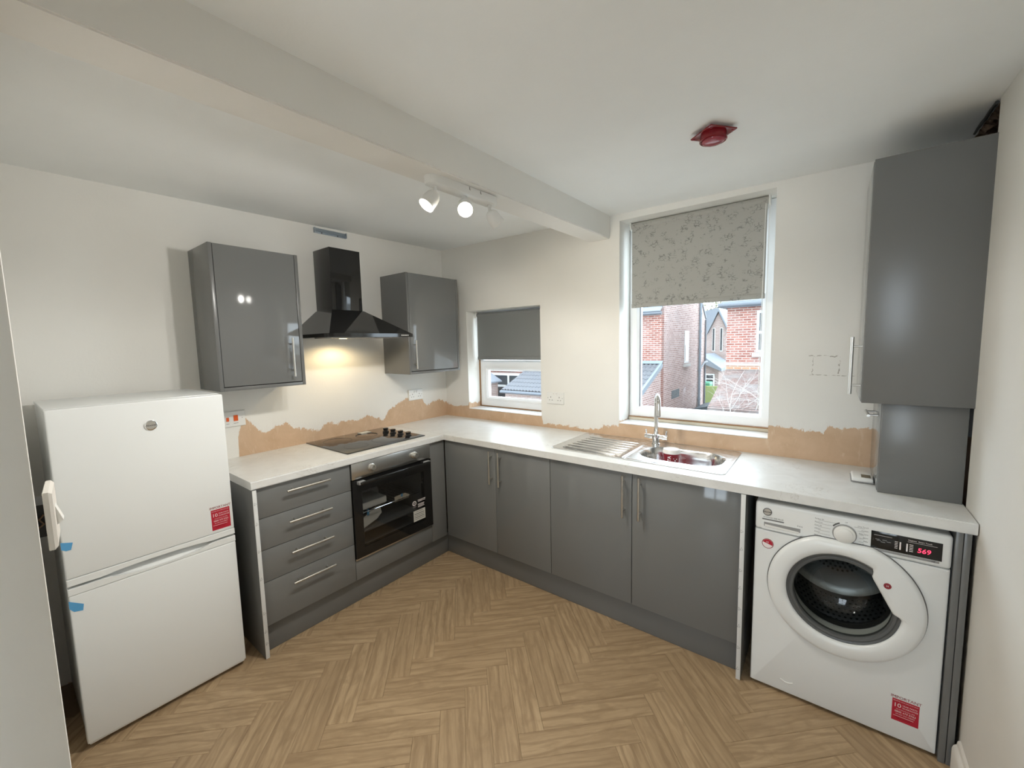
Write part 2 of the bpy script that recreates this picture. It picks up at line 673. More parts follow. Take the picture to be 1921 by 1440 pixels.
# ---- floor with herringbone planks
fl = new()
box(fl, -.1, 3.4, -5.8, .25, -.12, -.004)
floor = struct('floor', fl, 'subfloor')
L_, W_ = .4653, .1040
GAP = .0002
U = Vector((1, 1, 0)).normalized()
V_ = Vector((-1, 1, 0)).normalized()
P0 = Vector((1.925, -1.334, 0))
def clip(poly, ax, lim, keep_less):
    out = []
    for i, a in enumerate(poly):
        b = poly[(i + 1) % len(poly)]
        ia = a[ax] <= lim if keep_less else a[ax] >= lim
        ib = b[ax] <= lim if keep_less else b[ax] >= lim
        if ia:
            out.append(a)
        if ia != ib:
            t = (lim - a[ax]) / (b[ax] - a[ax])
            out.append(a + (b - a) * t)
    return out
def plank_mesh(poly):
    """poly in plank space (x along the length); bevelled top edge"""
    bm = new()
    c = sum(poly, Vector((0, 0, 0))) / len(poly)
    lo = [bm.verts.new((p.x, p.y, -.004)) for p in poly]
    md = [bm.verts.new((p.x, p.y, -.0012)) for p in poly]
    tp = []
    n = len(poly)
    for i, p in enumerate(poly):
        d = (c - p)
        d = Vector((math.copysign(min(.0011, abs(d.x)), d.x), math.copysign(min(.0011, abs(d.y)), d.y), 0))
        tp.append(bm.verts.new((p.x + d.x, p.y + d.y, 0)))
    for A, B in ((lo, md), (md, tp)):
        for i in range(n):
            j = (i + 1) % n
            bm.faces.new((A[i], A[j], B[j], B[i]))
    bm.faces.new(tp)
    bmesh.ops.recalc_face_normals(bm, faces=bm.faces)
    me = bpy.data.meshes.new('plank')
    bm.to_mesh(me)
    bm.free()
    me.materials.append(M['oak_plank'])
    return me
hl, hw = L_ / 2 - GAP, W_ / 2 - GAP
whole = plank_mesh([Vector(p) for p in ((-hl, -hw, 0), (hl, -hw, 0), (hl, hw, 0), (-hl, hw, 0))])
for a in range(-5, 6):
    for b in range(-16, 16):
        org = P0 + U * (L_ * a + W_ * b) + V_ * (-L_ * a + W_ * b)
        for kind in (0, 1):
            if kind == 0:
                q = [org, org + U * L_, org + U * L_ + V_ * W_, org + V_ * W_]
                ang = PI / 4
            else:
                o2 = org + U * L_ + V_ * W_
                q = [o2 - V_ * L_, o2 - V_ * L_ + U * W_, o2 + U * W_, o2]
                ang = -PI / 4
            cen = sum(q, Vector((0, 0, 0))) / 4
            c = q
            for ax, lim, less in ((0, 0.001, False), (0, WX - .001, True), (1, -2.80, False), (1, -.001, True)):
                if c:
                    c = clip(c, ax, lim, less)
            if len(c) < 3:
                continue
            if all(p.y > -.45 and p.x < 2.5 for p in c) or all(p.x < .45 and p.y > -1.75 for p in c) or all(p.x < .42 for p in c):
                continue
            ar = abs(sum(c[i].x * c[(i + 1) % len(c)].y - c[(i + 1) % len(c)].x * c[i].y for i in range(len(c)))) / 2
            if ar < .0006:
                continue
            if ar > L_ * W_ * .9999:
                me = whole
            else:
                R = Matrix.Rotation(-ang, 3, 'Z')
                me = plank_mesh([R @ (p - cen) for p in c])
            o = bpy.data.objects.new('plank', me)
            COL.objects.link(o)
            o.parent = floor
            o.location = cen - WL[floor.name]
            o.rotation_euler = (0, 0, ang + (PI if random.random() < .5 and me is whole else 0))
# rest of the floor in the room behind the camera
bm = new()
box(bm, 0, WX, -5.7, -2.80, -.004, 0)
obj('hall_floor_covering', bm, 'oak_plank', floor)

# ---- ceiling
bm = new()
g = [(-.1, -5.8), (3.42, -5.8), (3.42, .26), (-.1, .26)]
A = [bm.verts.new((x, y, cz(x, y))) for x, y in g]
B = [bm.verts.new((x, y, 2.55)) for x, y in g]
bm.faces.new(A)
bm.faces.new(B)
for i in range(4):
    bm.faces.new((A[i], A[(i + 1) % 4], B[(i + 1) % 4], B[i]))
struct('ceiling', bm, 'ceiling_paint')

# ---- boxed beam across the ceiling
bm = new()
ring = lambda y: [Vector((1.456, y, 2.212 + .0155 * y)), Vector((1.6, y, 2.212 + .0155 * y)), Vector((1.6, y, cz(1.6, y) + .01)), Vector((1.456, y, cz(1.456, y) + .01))]
loft(bm, [ring(-.001), ring(-2.54)], True, True)
es = [e for e in bm.edges if all(v.co.z < 2.3 for v in e.verts) and abs(e.verts[0].co.y - e.verts[1].co.y) > 1]
bmesh.ops.bevel(bm, geom=es, offset=.004, segments=2, affect='EDGES')
struct('trim_1', bm, 'wall_paint')

# ---- walls
bm = new()
box(bm, -.14, 0, -5.8, .25, 0, 2.44)
struct('wall_left', bm, 'wall_left_paint')
BX0, BX1, BZ0, BZ1 = 1.667, 2.518, 1.0, 2.312
SX0, SX1, SZ0, SZ1 = .284, 1.043, .992, 1.83
bm = new()
us = [-.14, SX0, SX1, BX0, BX1, 3.42]
ws = [0, SZ0, BZ0, SZ1, BZ1, 2.44]
hole_wall(bm, us, ws, {(1, 1), (1, 2), (3, 2), (3, 3)}, lambda u, w, t: (u, t, w), 0., .25)
struct('wall_back', bm, 'wall_back_paint')
# right wall: plastered up to the corner recess, which is left as old rough masonry
bm = new()
box(bm, WX, WX + .12, -5.8, -.408, 0, 2.44, .004)
struct('wall_right', bm, 'wall_paint')
bm = new()
box(bm, WX + .115, WX + .24, -.42, .02, 0, 2.44)
struct('wall_recess', bm, 'old_brick_inside')
# partition beside the doorway the picture was taken from
bm = new()
us = [0, 1.90]
box(bm, -.01, 1.90, -2.69, -2.553, 0, 2.40, .003)
struct('wall_front', bm, 'wall_paint')
# room behind, out of view; its window is added for daylight fill
bm = new()
hole_wall(bm, [-.14, 1.95, 3.05, 3.32], [0, .6, 2.3, 2.44], {(1, 1)}, lambda u, w, t: (u, t, w), -5.8, -5.68)
struct('wall_rear', bm, 'wall_paint')
w3 = struct_root('fill_window', (2.5, -5.75, .6))
bm = new()
hole_wall(bm, [1.95, 2.01, 2.47, 2.53, 2.99, 3.05], [.6, .66, 2.24, 2.3], {(1, 1), (3, 1)}, lambda u, w, t: (u, t, w), -5.78, -5.72)
obj('window_frame', bm, 'upvc', w3)

# ---- skirting on the right wall
bm = new()
prof = [(WX, 0), (WX - .020, 0), (WX - .020, .085), (WX - .016, .098), (WX - .009, .104), (WX - .007, .118), (WX, .122)]
prism(bm, [(x, z) for x, z in prof], 'xz', -.598, -5.68)
struct('baseboard_right', bm, 'off_white')

# ================================================================== WINDOWS
def bevel_frame(bm, x0, x1, z0, z1, w, y0, y1, bev=.004):
    """mitred rectangular frame with a sloping inner bead"""
    def R(d, y):
        return [Vector((x0 + d, y, z0 + d)), Vector((x1 - d, y, z0 + d)), Vector((x1 - d, y, z1 - d)), Vector((x0 + d, y, z1 - d))]
    loft(bm, [R(0, y1), R(0, y0 + bev), R(bev, y0), R(w - .016, y0), R(w, y0 + .014), R(w, y1)])
    return bm
# large window
w1 = struct_root('window_1', ((BX0 + BX1) / 2, .2, BZ0))
bm = new()
bevel_frame(bm, BX0 + .002, BX1 - .002, BZ0 + .028, BZ1 - .002, .066, .17, .235)
obj('window_frame', bm, 'upvc', w1)
bm = new()
box(bm, BX0 + .06, BX1 - .06, .198, .208, BZ0 + .085, BZ1 - .06)
obj('pane', bm, 'window_glass', w1, 0)
bm = new()
box(bm, BX0 + .068, BX0 + .0715, .184, .198, BZ0 + .094, BZ1 - .068)
obj('gasket', bm, 'pipe_grey', w1)
bm = new()
box(bm, BX0 + .001, BX1 - .001, -.004, .168, BZ0 - .001, BZ0 + .004, .0015)
obj('sill_board', bm, 'upvc', w1)
bm = new()
box(bm, BX0 + .002, BX1 - .002, .150, .171, BZ0 + .004, BZ0 + .022, .003)
obj('sealant_strip', bm, 'cardboard', w1)
bm = new()
box(bm, BX0 + .002, BX1 - .002, .158, .171, BZ0 + .018, BZ0 + .028, .002)
obj('sealant_strip', bm, 'brown_stain', w1)
# small window: fixed light above, opening light below
w2 = struct_root('window_2', ((SX0 + SX1) / 2, .2, SZ0))
bm = new()
us = [SX0 + .002, SX0 + .05, SX1 - .05, SX1 - .002]
ws = [SZ0 + .012, SZ0 + .062, 1.350, 1.408, SZ1 - .05, SZ1 - .002]
hole_wall(bm, us, ws, {(1, 1), (1, 3)}, lambda u, w, t: (u, t, w), .152, .215)
obj('window_frame', bm, 'upvc', w2)
bm = new()
bevel_frame(bm, SX0 + .046, SX1 - .046, SZ0 + .058, 1.354, .034, .160, .205)
obj('opening_sash', bm, 'upvc', w2)
for z0, z1, d in ((SZ0 + .085, 1.33, .03), (1.40, SZ1 - .045, 0)):
    bm = new()
    box(bm, SX0 + .045 + d, SX1 - .045 - d, .182, .190, z0, z1)
    obj('pane', bm, 'window_glass', w2, 0)
bm = new()
box(bm, SX0 + .001, SX1 - .001, -.004, .152, SZ0 - .001, SZ0 + .005, .0015)
obj('sill_board', bm, 'upvc', w2)
bm = new()
box(bm, SX0 - .001, SX0 + .010, .144, .156, SZ0 + .005, SZ1 - .3, .002)
obj('sealant_strip', bm, 'brown_stain', w2)
bm = new()
box(bm, SX0 + .002, SX1 - .002, .146, .153, SZ0 + .005, SZ0 + .013, .001)
obj('sealant_strip', bm, 'brown_stain', w2)

# ---- roller blinds
def roller_blind(label, x0, x1, ztop, zbot, y, fab, roll_r, chain):
    t = thing('roller_blind', label, 'blind', ((x0 + x1) / 2, y, zbot))
    bm = new()
    cyl(bm, (x0 - .004, y + .012, ztop), (x1 + .004, y + .012, ztop), roll_r, n=28)
    obj('roller_tube', bm, fab, t)
    bm = new()
    box(bm, x0, x1, y - .0008, y + .0008, zbot + .02, ztop)
    obj('fabric', bm, fab, t)
    bm = new()
    box(bm, x0 - .003, x1 + .003, y - .005, y + .005, zbot, zbot + .028, .004)
    obj('bottom_bar', bm, fab, t)
    for xx in (x0 - .009, x1 + .009):
        bm = new()
        box(bm, xx - .004, xx + .004, y - .012, y + .034, ztop - .026, ztop + .03, .003)
        obj('bracket', bm, 'white_plastic', t)
    if chain:
        bm = new()
        pts = [Vector((x1 + .012, y - .012, ztop - .02))]
        zb = chain
        for k in range(9):
            a = PI * k / 8
            pts.append(Vector((x1 + .012 - .012 + .012 * math.cos(a), y - .012 - .014 * math.sin(a * .5), zb - .016 * math.sin(a))))
        pts.append(Vector((x1 - .012 + .004, y - .002, ztop - .02)))
        tube(bm, pts, .0016, 6)
        obj('pull_chain', bm, 'white_plastic', t)
    return t
roller_blind('grey crackle patterned roller blind half drawn over the large window above the sink', 1.712, 2.468, 2.290, 1.762, .10, 'blind_crackle', .020, 1.16)
roller_blind('plain dark grey roller blind half drawn over the small corner window', .312, 1.022, 1.800, 1.414, .105, 'blind_plain', .018, None)

# ================================================================== KITCHEN UNITS
X1, X2, X3, X4 = 1.0615, 1.4855, 1.9865, 2.4865
YO, YD, YE = -.7225, -1.3215, -1.8235       # oven right edge, oven/drawer joint, drawers left edge
DF, CF = .580, .560                         # door face, carcass front
PT, DT = .150, .868                         # plinth top, door top
G = .0016                                   # half gap between fronts

def door(parent, axis, a, b, z0, z1, face, thick=.019, mat='gloss_grey', name='door'):
    bm = new()
    if axis == 'x':      # front facing -y
        box(bm, a + G, b - G, -face, -face + thick, z0, z1, .0012)
    else:                # front facing +x
        box(bm, face - thick, face, a + G, b - G, z0, z1, .0012)
    return obj(name, bm, mat, parent)

# ---- drawer unit at the left end
t = thing('drawer_unit', 'grey four drawer base unit beside the fridge freezer', 'drawers', (.3, (YD + YE) / 2, 0))
bm = new()
box(bm, .02, CF, YE, YD, PT, DT - .004)
obj('carcass', bm, 'carcass_dark', t)
for z0, z1 in ((.712, DT), (.549, .709), (.382, .546), (PT + .002, .379)):
    d = door(t, 'y', YE, YD, z0, z1, DF, name='drawer_front')
    hz = {.712: .822, .549: .658, .382: .494}.get(z0, .328)
    bar_handle(d, (DF, -1.573, hz), 'y', .229, (1, 0, 0))
bm = new()
box(bm, .02, .601, YE - .0195, YE - .0015, 0, DT, .001)
ep = obj('end_panel', bm, 'matt_grey', t)
bm = new()
box(bm, .6005, .6035, YE - .0195, YE - .0015, 0.001, DT, .0008)
ed = obj('white_edging', bm, 'edge_white', t)
def edge_marks(parent, P, zs):
    for k, z in enumerate(zs):
        bm = new()
        pts = [P(-.004, z - .006), P(.006, z), P(-.004, z + .008), P(-.004, z - .006)]
        if k % 2:
            pts = [P(-.006, z - .007), P(.005, z - .004), P(.0, z + .008), P(-.006, z - .007)]
        tube(bm, pts, .0006, 5)
        obj('edge_mark', bm, 'grey_ink', parent)
edge_marks(t, lambda a, z: Vector((.6037, YE - .0105 + a, z)), (.80, .70, .56, .42, .24, .145, .08))

# ---- oven housing, filler and the built-in oven
t = thing('oven_housing', 'grey base unit housing the built-in oven under the hob', 'cabinet', (.3, (YO + YD) / 2, 0))
bm = new()
for a, b in ((YD + .001, YD + .019), (YO - .019, YO - .001)):
    box(bm, .02, CF - .004, a, b, PT, DT - .004)
box(bm, .02, CF - .004, YD + .019, YO - .019, PT, PT + .018)
obj('carcass', bm, 'carcass_dark', t)
bm = new()
box(bm, DF - .021, DF - .002, YD + .002, YO - .002, PT + .002, .268, .0012)
obj('filler_panel', bm, 'gloss_grey', t)
bm = new()
box(bm, CF - .004, DF - .003, YO + .001, -.582, PT, DT, .001)
tag(obj('corner_post', bm, 'gloss_grey'), 'narrow grey corner infill post between the oven and the corner cupboard', 'infill panel')

ov = thing('built_in_oven', 'black glass built-in electric oven with steel control panel', 'oven', (.3, (YO + YD) / 2, .28))
y0, y1 = YD + .003, YO - .003
bm = new()            # open-fronted cavity
for b_ in ((.06, .556, y0 + .02, y0 + .04, .285, .755), (.06, .556, y1 - .04, y1 - .02, .285, .755), (.06, .556, y0 + .04, y1 - .04, .285, .305),
           (.06, .556, y0 + .04, y1 - .04, .735, .755), (.06, .08, y0 + .04, y1 - .04, .305, .735)):
    box(bm, *b_)
obj('oven_cavity', bm, 'dark_grey_plastic', ov)
bm = new()
box(bm, .54, .590, y0, y1, .769, DT - .002, .0015)
cp = obj('control_panel', bm, 'brushed_steel', ov)
for yk in (-1.186, -.861):
    bm = new()
    lathe(bm, [(.0235, 0), (.0235, .006), (.019, .008), (.018, .024), (.0155, .027)], (.590, yk, .818), (1, 0, 0), 32)
    k = obj('knob', bm, 'satin_nickel', ov)
    bm = new()
    box(bm, .6165, .618, yk - .0012, yk + .0012, .822, .834)
    obj('pointer', bm, 'black_ink', k)
# door: black glass border with a clear window
dz0, dz1 = .287, .764
wy0, wy1, wz0, wz1 = -1.262, -.792, .345, .690
bm = new()
hole_wall(bm, [y0, wy0, wy1, y1], [dz0, wz0, wz1, dz1], {(1, 1)}, lambda u, w, t_: (t_, u, w), .562, .594)
dr = obj('oven_door', bm, 'black_gloss', ov)
bm = new()
box(bm, .588, .592, wy0 - .001, wy1 + .001, wz0 - .001, wz1 + .001)
obj('door_glass', bm, 'oven_glass', dr, 0)
bm = new()
box(bm, .620, .634, -1.285, -.757, .741, .758, .004)
obj('handle', bm, 'black_gloss', dr)
for yy in (-1.271, -.771):
    bm = new()
    box(bm, .594, .622, yy - .022, yy + .022, .739, .758, .003)
    obj('handle_foot', bm, 'mid_grey', dr)
bm = new()
box(bm, .565, .583, y0, y1, .272, .284, .001)
obj('bottom_trim', bm, 'brushed_steel', ov)
decal('safety_label', ov, (.5942, -.843, .399), (0, 1, 0), (0, 0, 1), .100, .074, 'paper')
lettering('label_print', 'CAUTION', .013, 'grey_ink', ov, (.5949, -.843, .426), (0, 1, 0), (0, 0, 1))
for k in range(4):
    decal('label_print', ov, (.5949, -.843, .412 - k * .012), (0, 1, 0), (0, 0, 1), .082, .003 if k % 2 else .0045, 'grey_ink', .0003)
for k, (zz, wd) in enumerate(((.503, .066), (.494, .060), (.474, .055), (.465, .05), (.456, .055))):
    decal('door_print', ov, (.5942, -.820 + (.0 if k < 2 else -.006), zz), (0, 1, 0), (0, 0, 1), wd, .004, 'white_ink', .0003)
bm = new()
lathe(bm, [(.0165, 0), (.0165, .0006)], (.5942, -.882, .489), (1, 0, 0), 28)
ic = obj('guarantee_badge', bm, 'white_ink', ov)
bm = new()
lathe(bm, [(.012, 0), (.012, .0006)], (.5946, -.882, .489), (1, 0, 0), 28)
obj('badge_print', bm, 'grey_ink', ic)
lettering('badge_print', '0', .016, 'white_ink', ic, (.5953, -.882, .489), (0, 1, 0), (0, 0, 1))
lettering('door_print', '2 YEAR', .009, 'white_ink', ov, (.5943, -.882, .463), (0, 1, 0), (0, 0, 1))
# what lies inside the oven: rack, tray, wrapped manual and packing paper
rk = thing('oven_rack', 'chrome wire rack on the middle runner inside the oven', 'oven rack', (.3, -1.02, .53))
bm = new()
for k in range(15):
    yy = -1.25 + k * .0325
    tube(bm, [(.10, yy, .53), (.53, yy, .53)], .0022, 6)
for xx in (.10, .32, .53):
    tube(bm, [(xx, -1.265, .527), (xx, -.778, .527)], .003, 6)
obj('wire_grid', bm, 'chrome', rk)
bm = new()
prism(bm, [(.10, .536), (.335, .536), (.335, .56), (.30, .62), (.24, .64), (.16, .61), (.10, .57)], 'xz', -1.24, -.98)
tag(obj('packing_bag', bm, 'bag_plastic'), 'clear plastic bag of packing lying on the rack inside the oven', 'plastic bag')
bm = new()
box(bm, .34, .515, -1.24, -1.04, .536, .58, .006)
tag(obj('packing_block', bm, 'paper'), 'pale packing block in front of the bag inside the oven', 'packing')
bm = new()
prism(bm, [(-1.258, .455), (-1.258, .40), (-1.11, .445), (-1.075, .475), (-1.085, .524), (-1.13, .522)], 'yz', .50, .503)
mn = tag(obj('instruction_sheet', bm, 'paper'), 'cream cardboard sheet hanging below the rack at the left of the oven', 'cardboard')
bm = new()
box(bm, .5032, .5046, -1.182, -1.166, .488, .528, .0005)
obj('tape_strip', bm, 'blue_tape', mn)
bm = new()
prism(bm, [(-.985, .515), (-.87, .515), (-.865, .535), (-.90, .555), (-.985, .552)], 'yz', .52, .523)
lb = tag(obj('packing_card', bm, 'cardboard'), 'small cardboard tab taped at the right of the oven rack', 'cardboard')
bm = new()
box(bm, .5232, .5246, -.935, -.920, .538, .558, .0005)
obj('tape_strip', bm, 'blue_tape', lb)
bm = new()
box(bm, .12, .52, -1.24, -.80, .395, .41, .004)
tag(obj('baking_tray', bm, 'dark_grey_plastic'), 'dark enamel tray low inside the oven', 'oven tray')

# ---- corner cupboard and sink cupboard
t = thing('corner_cabinet', 'grey gloss corner base cupboard with two doors next to the oven', 'cabinet', ((.59 + X2) / 2, -.3, 0))
bm = new()
box(bm, .60, X2 - .001, -CF, -.02, PT, DT - .004)
obj('carcass', bm, 'carcass_dark', t)
d = door(t, 'x', .583, X1, PT + .002, DT, DF)
bar_handle(d, (X1 - .030, -DF, .740), 'z', .222, (0, -1, 0))
d = door(t, 'x', X1, X2, PT + .002, DT, DF)
bar_handle(d, (X1 + .048, -DF, .738), 'z', .226, (0, -1, 0))
t = thing('sink_cabinet', 'grey gloss two door base cupboard under the sink', 'cabinet', ((X2 + X4) / 2, -.3, 0))
bm = new()
box(bm, X2 + .001, X2 + .019, -CF, -.02, PT, DT - .004)
box(bm, X4 - .019, X4 - .001, -CF, -.02, PT, DT - .004)
box(bm, X2 + .019, X4 - .019, -CF, -.02, PT, PT + .018)
box(bm, X2 + .019, X4 - .019, -CF, -CF + .03, DT - .09, DT - .004)
obj('carcass', bm, 'carcass_dark', t)
d = door(t, 'x', X2, X3, PT + .002, DT, DF)
bar_handle(d, (X3 - .040, -DF, .742), 'z', .224, (0, -1, 0))
d = door(t, 'x', X3, X4, PT + .002, DT, DF)
bar_handle(d, (X3 + .046, -DF, .745), 'z', .224, (0, -1, 0))
bm = new()
box(bm, X4 + .001, X4 + .019, -.601, -.02, 0, DT, .001)
obj('end_panel', bm, 'matt_grey', t)
bm = new()
box(bm, X4 + .001, X4 + .019, -.6035, -.6005, .001, DT, .0008)
obj('white_edging', bm, 'edge_white', t)
edge_marks(t, lambda a, z: Vector((X4 + .008 + a, -.6037, z)), (.70, .62, .52, .44, .34, .26, .155, .055))
# two panels standing against the right wall
for k, (a, b, lab) in enumerate(((3.1375, 3.1555, 'tall dark grey end panel nearest the washing machine'), (3.1575, 3.1755, 'tall dark grey end panel against the right wall by the skirting'))):
    bm = new()
    box(bm, a, b, -.585, -.02, 0, DT, .001)
    tag(obj('end_panel', bm, 'matt_grey'), lab, 'panel')
# ---- plinths
bm = new()
box(bm, .532, .548, YE + .001, -.535, 0.001, PT - .002, .001)
tag(obj('plinth_board', bm, 'matt_grey'), 'grey plinth board under the drawers and the oven', 'plinth')
bm = new()
box(bm, .550, X4 - .001, -.548, -.532, 0.001, PT - .002, .001)
tag(obj('plinth_board', bm, 'matt_grey'), 'grey plinth board under the corner and sink cupboards', 'plinth')

# ---- worktops
WT, WB = .910, .870
def slab(bm, x0, x1, y0, y1):
    box(bm, x0, x1, y0, y1, WB, WT)
SKX0, SKX1, SKY0, SKY1 = 1.440, 2.402, -.508, -.022
BWX0, BWX1, BWY0, BWY1 = 1.925, 2.366, -.432, -.132     # sink bowl opening
bm = new()
hole_wall(bm, [.001, BWX0, BWX1, WX - .003], [-.600, BWY0, BWY1, -.001], {(1, 1)}, lambda u, w, t_: (u, w, t_), WB, WT)
es = [e for e in bm.edges if all(abs(v.co.y + .600) < 1e-4 for v in e.verts) and abs(e.verts[0].co.z - e.verts[1].co.z) < 1e-4]
bmesh.ops.bevel(bm, geom=es, offset=.004, segments=3, affect='EDGES')
tag(obj('worktop', bm, 'worktop_white'), 'long white worktop along the window wall holding the sink', 'worktop')
bm = new()
box(bm, .001, .600, YE - .0215, -.6004, WB, WT)
es = [e for e in bm.edges if all(abs(v.co.x - .600) < 1e-4 for v in e.verts) and abs(e.verts[0].co.z - e.verts[1].co.z) < 1e-4]
bmesh.ops.bevel(bm, geom=es, offset=.004, segments=3, affect='EDGES')
tag(obj('worktop', bm, 'worktop_white'), 'white worktop along the left wall holding the hob', 'worktop')

# ---- hob
t = thing('ceramic_hob', 'black glass ceramic hob with four side knobs', 'hob', (.27, -1.0, WT))
bm = new()
box(bm, .012, .522, -1.298, -.705, WT + .0005, WT + .0065, .0015)
obj('hob_glass', bm, 'hob_glass', t)
bm = new()
for (cx_, cy_, r_) in ((.15, -1.15, .09), (.39, -1.16, .075), (.15, -.93, .075), (.39, -.94, .09)):
    n = 48
    loft(bm, [[Vector((cx_ + r * math.cos(2 * PI * i / n), cy_ + r * math.sin(2 * PI * i / n), WT + h)) for i in range(n)] for r, h in ((r_, .0065), (r_, .0068), (r_ - .0015, .0068), (r_ - .0015, .0065))])
obj('heating_zone_print', bm, 'black_rubber', t)
for xk in (.170, .258, .346, .434):
    bm = new()
    lathe(bm, [(.0225, 0), (.0225, .004), (.0185, .006), (.0165, .012), (.0185, .019), (.0195, .0255), (.017, .028)], (xk, -.782, WT + .0065), (0, 0, 1), 28)
    obj('knob', bm, 'black_gloss', t)
bm = new()
box(bm, .03, .09, -.93, -.85, WT + .0066, WT + .0069)
obj('data_label', bm, 'paper', t)

# ---- sink
t = thing('kitchen_sink', 'stainless steel single bowl sink with ribbed drainer set in the worktop', 'sink', (1.92, -.26, WT))
def rrect(x0, x1, y0, y1, r, z, n=8):
    out = []
    for cx_, cy_, a0 in ((x1 - r, y1 - r, 0), (x0 + r, y1 - r, 90), (x0 + r, y0 + r, 180), (x1 - r, y0 + r, 270)):
        for k in range(n + 1):
            a = math.radians(a0 + 90 * k / n)
            out.append(Vector((cx_ + r * math.cos(a), cy_ + r * math.sin(a), z)))
    return out
bm = new()
ZD = WT + .004
def ringx(x0, x1, y0, y1, r, z): return rrect(x0, x1, y0, y1, r, z)
# deck round the bowl
loft(bm, [ringx(1.885, SKX1, SKY0, SKY1, .03, WT + .0005), ringx(1.885, SKX1, SKY0, SKY1, .03, WT + .003), ringx(1.889, SKX1 - .006, SKY0 + .006, SKY1 - .006, .028, ZD + .001),
          ringx(1.893, SKX1 - .014, SKY0 + .014, SKY1 - .014, .028, ZD - .0015), ringx(1.905, SKX1 - .022, SKY0 + .040, SKY1 - .06, .06, ZD),
          ringx(1.931, 2.360, -.426, -.138, .118, ZD), ringx(1.936, 2.355, -.421, -.143, .114, ZD - .006), ringx(1.942, 2.349, -.415, -.149, .108, .86),
          ringx(1.948, 2.343, -.409, -.155, .10, .80), ringx(1.965, 2.326, -.392, -.172, .085, .778), ringx(2.02, 2.27, -.34, -.225, .05, .772)], False, True)
obj('bowl', bm, 'sink_steel', t)
bm = new()
loft(bm, [ringx(SKX0, 1.905, SKY0, SKY1, .03, WT + .0005), ringx(SKX0, 1.905, SKY0, SKY1, .03, WT + .003), ringx(SKX0 + .006, 1.9045, SKY0 + .006, SKY1 - .006, .026, ZD + .001),
          ringx(SKX0 + .014, 1.904, SKY0 + .014, SKY1 - .014, .022, ZD - .0015)], False, True)
obj('drainer', bm, 'sink_steel', t)
for k in range(7):
    yy = -.445 + k * .052
    bm = new()
    n = 10
    xa, xb = 1.49 + .004 * k, 1.86 - (0.0 if k else .02)
    loft(bm, [[Vector((x, yy + w * math.cos(PI * i / n), ZD - .002 + h * math.sin(PI * i / n))) for i in range(n + 1)] for x, w, h in ((xa, .002, .0008), (xa + .02, .008, .0062), (xb - .03, .008, .0048), (xb, .002, .0008))], True, True)
    obj('drainer_rib', bm, 'sink_steel', t)
bm = new()
lathe(bm, [(.038, 0), (.038, .002), (.03, .003), (.012, .001)], (2.145, -.283, .7725), (0, 0, 1), 28)
obj('waste', bm, 'chrome', t)
bm = new()
lathe(bm, [(.013, 0), (.013, .004), (.006, .005)], (1.9435, -.30, .872), (1, 0, 0), 20)
obj('overflow', bm, 'chrome', t)

# ---- mixer tap
tx, ty = 1.945, -.092
t = thing('mixer_tap', 'tall chrome swan neck mixer tap behind the sink bowl', 'tap', (tx, ty, ZD))
bm = new()
lathe(bm, [(.027, 0), (.027, .006), (.022, .010), (.022, .030), (.024, .034), (.024, .056), (.016, .062), (.013, .080)], (tx, ty, ZD), (0, 0, 1), 32)
obj('base', bm, 'chrome', t)
bm = new()
sw = Vector((.045, -.095, 0))
pts = [Vector((tx, ty, ZD + .07)), Vector((tx, ty, 1.15))]
pts += [Vector((tx, ty, 1.165)) + sw * (.5 - .5 * math.cos(a)) + Vector((0, 0, .054 * math.sin(a))) for a in [PI * k / 12 for k in range(0, 13)]]
pts += [Vector((tx, ty, 1.13)) + sw, Vector((tx, ty, 1.106)) + sw * 1.01]
tube(bm, pts, .0125, 16)
obj('spout', bm, 'chrome', t)
bm = new()
cyl(bm, pts[-1] + Vector((0, 0, .003)), pts[-1] - Vector((0, 0, .005)), .0105, n=16)
obj('aerator', bm, 'mid_grey', t)
for s in (-1, 1):
    bm = new()
    a = Vector((tx, ty, .958))
    cyl(bm, a + Vector((s * .015, 0, 0)), a + Vector((s * .068, 0, 0)), .0125, n=20)
    cyl(bm, a + Vector((s * .040, 0, 0)), a + Vector((s * .046, 0, 0)), .0145, n=20)
    h = obj('valve_handle', bm, 'chrome', t)
    bm = new()
    cyl(bm, a + Vector((s * .060, 0, .008)), a + Vector((s * .062, 0, .040)), .0042, .0055, 14)
    obj('lever', bm, 'chrome', h)

# ---- takeaway cup standing in the sink
cx_, cy_ = 2.098, -.295
t = thing('takeaway_cup', 'red paper coffee cup with white lid standing in the sink bowl', 'cup', (cx_, cy_, .7735))
HB = .8335
bm = new()
lathe(bm, [(.029, 0), (.0295, .002), (.0432, .148), (.045, .152), (.043, .155)], (cx_, cy_, .7735 + .006), (0, 0, 1), 40)
sl = obj('paper_sleeve', bm, 'cup_red', t)
bm = new()
lathe(bm, [(.0445, .147), (.0465, .149), (.0465, .156), (.0448, .159), (.044, .167), (.0415, .170), (.039, .166), (.0, .164)], (cx_, cy_, .7735 + .006), (0, 0, 1), 40, True, False)
obj('lid', bm, 'lid_white', t)
def on_cup(name, me_obj):
    """wrap flat print round the tapered cup: local x -> angle, y -> height"""
    me = me_obj.data
    for v in me.vertices:
        a, h = v.co.x, v.co.y
        r = .0295 + (.0432 - .0295) * h / .15 + .0005
        ang = CUP_A + a / .038
        v.co = Vector((r * math.cos(ang), r * math.sin(ang), h))
    me_obj.location = Vector((cx_, cy_, .7795)) - WL[me_obj.parent.name]
CUP_A = math.atan2(-2.581 - cy_, 2.774 - cx_) - .05
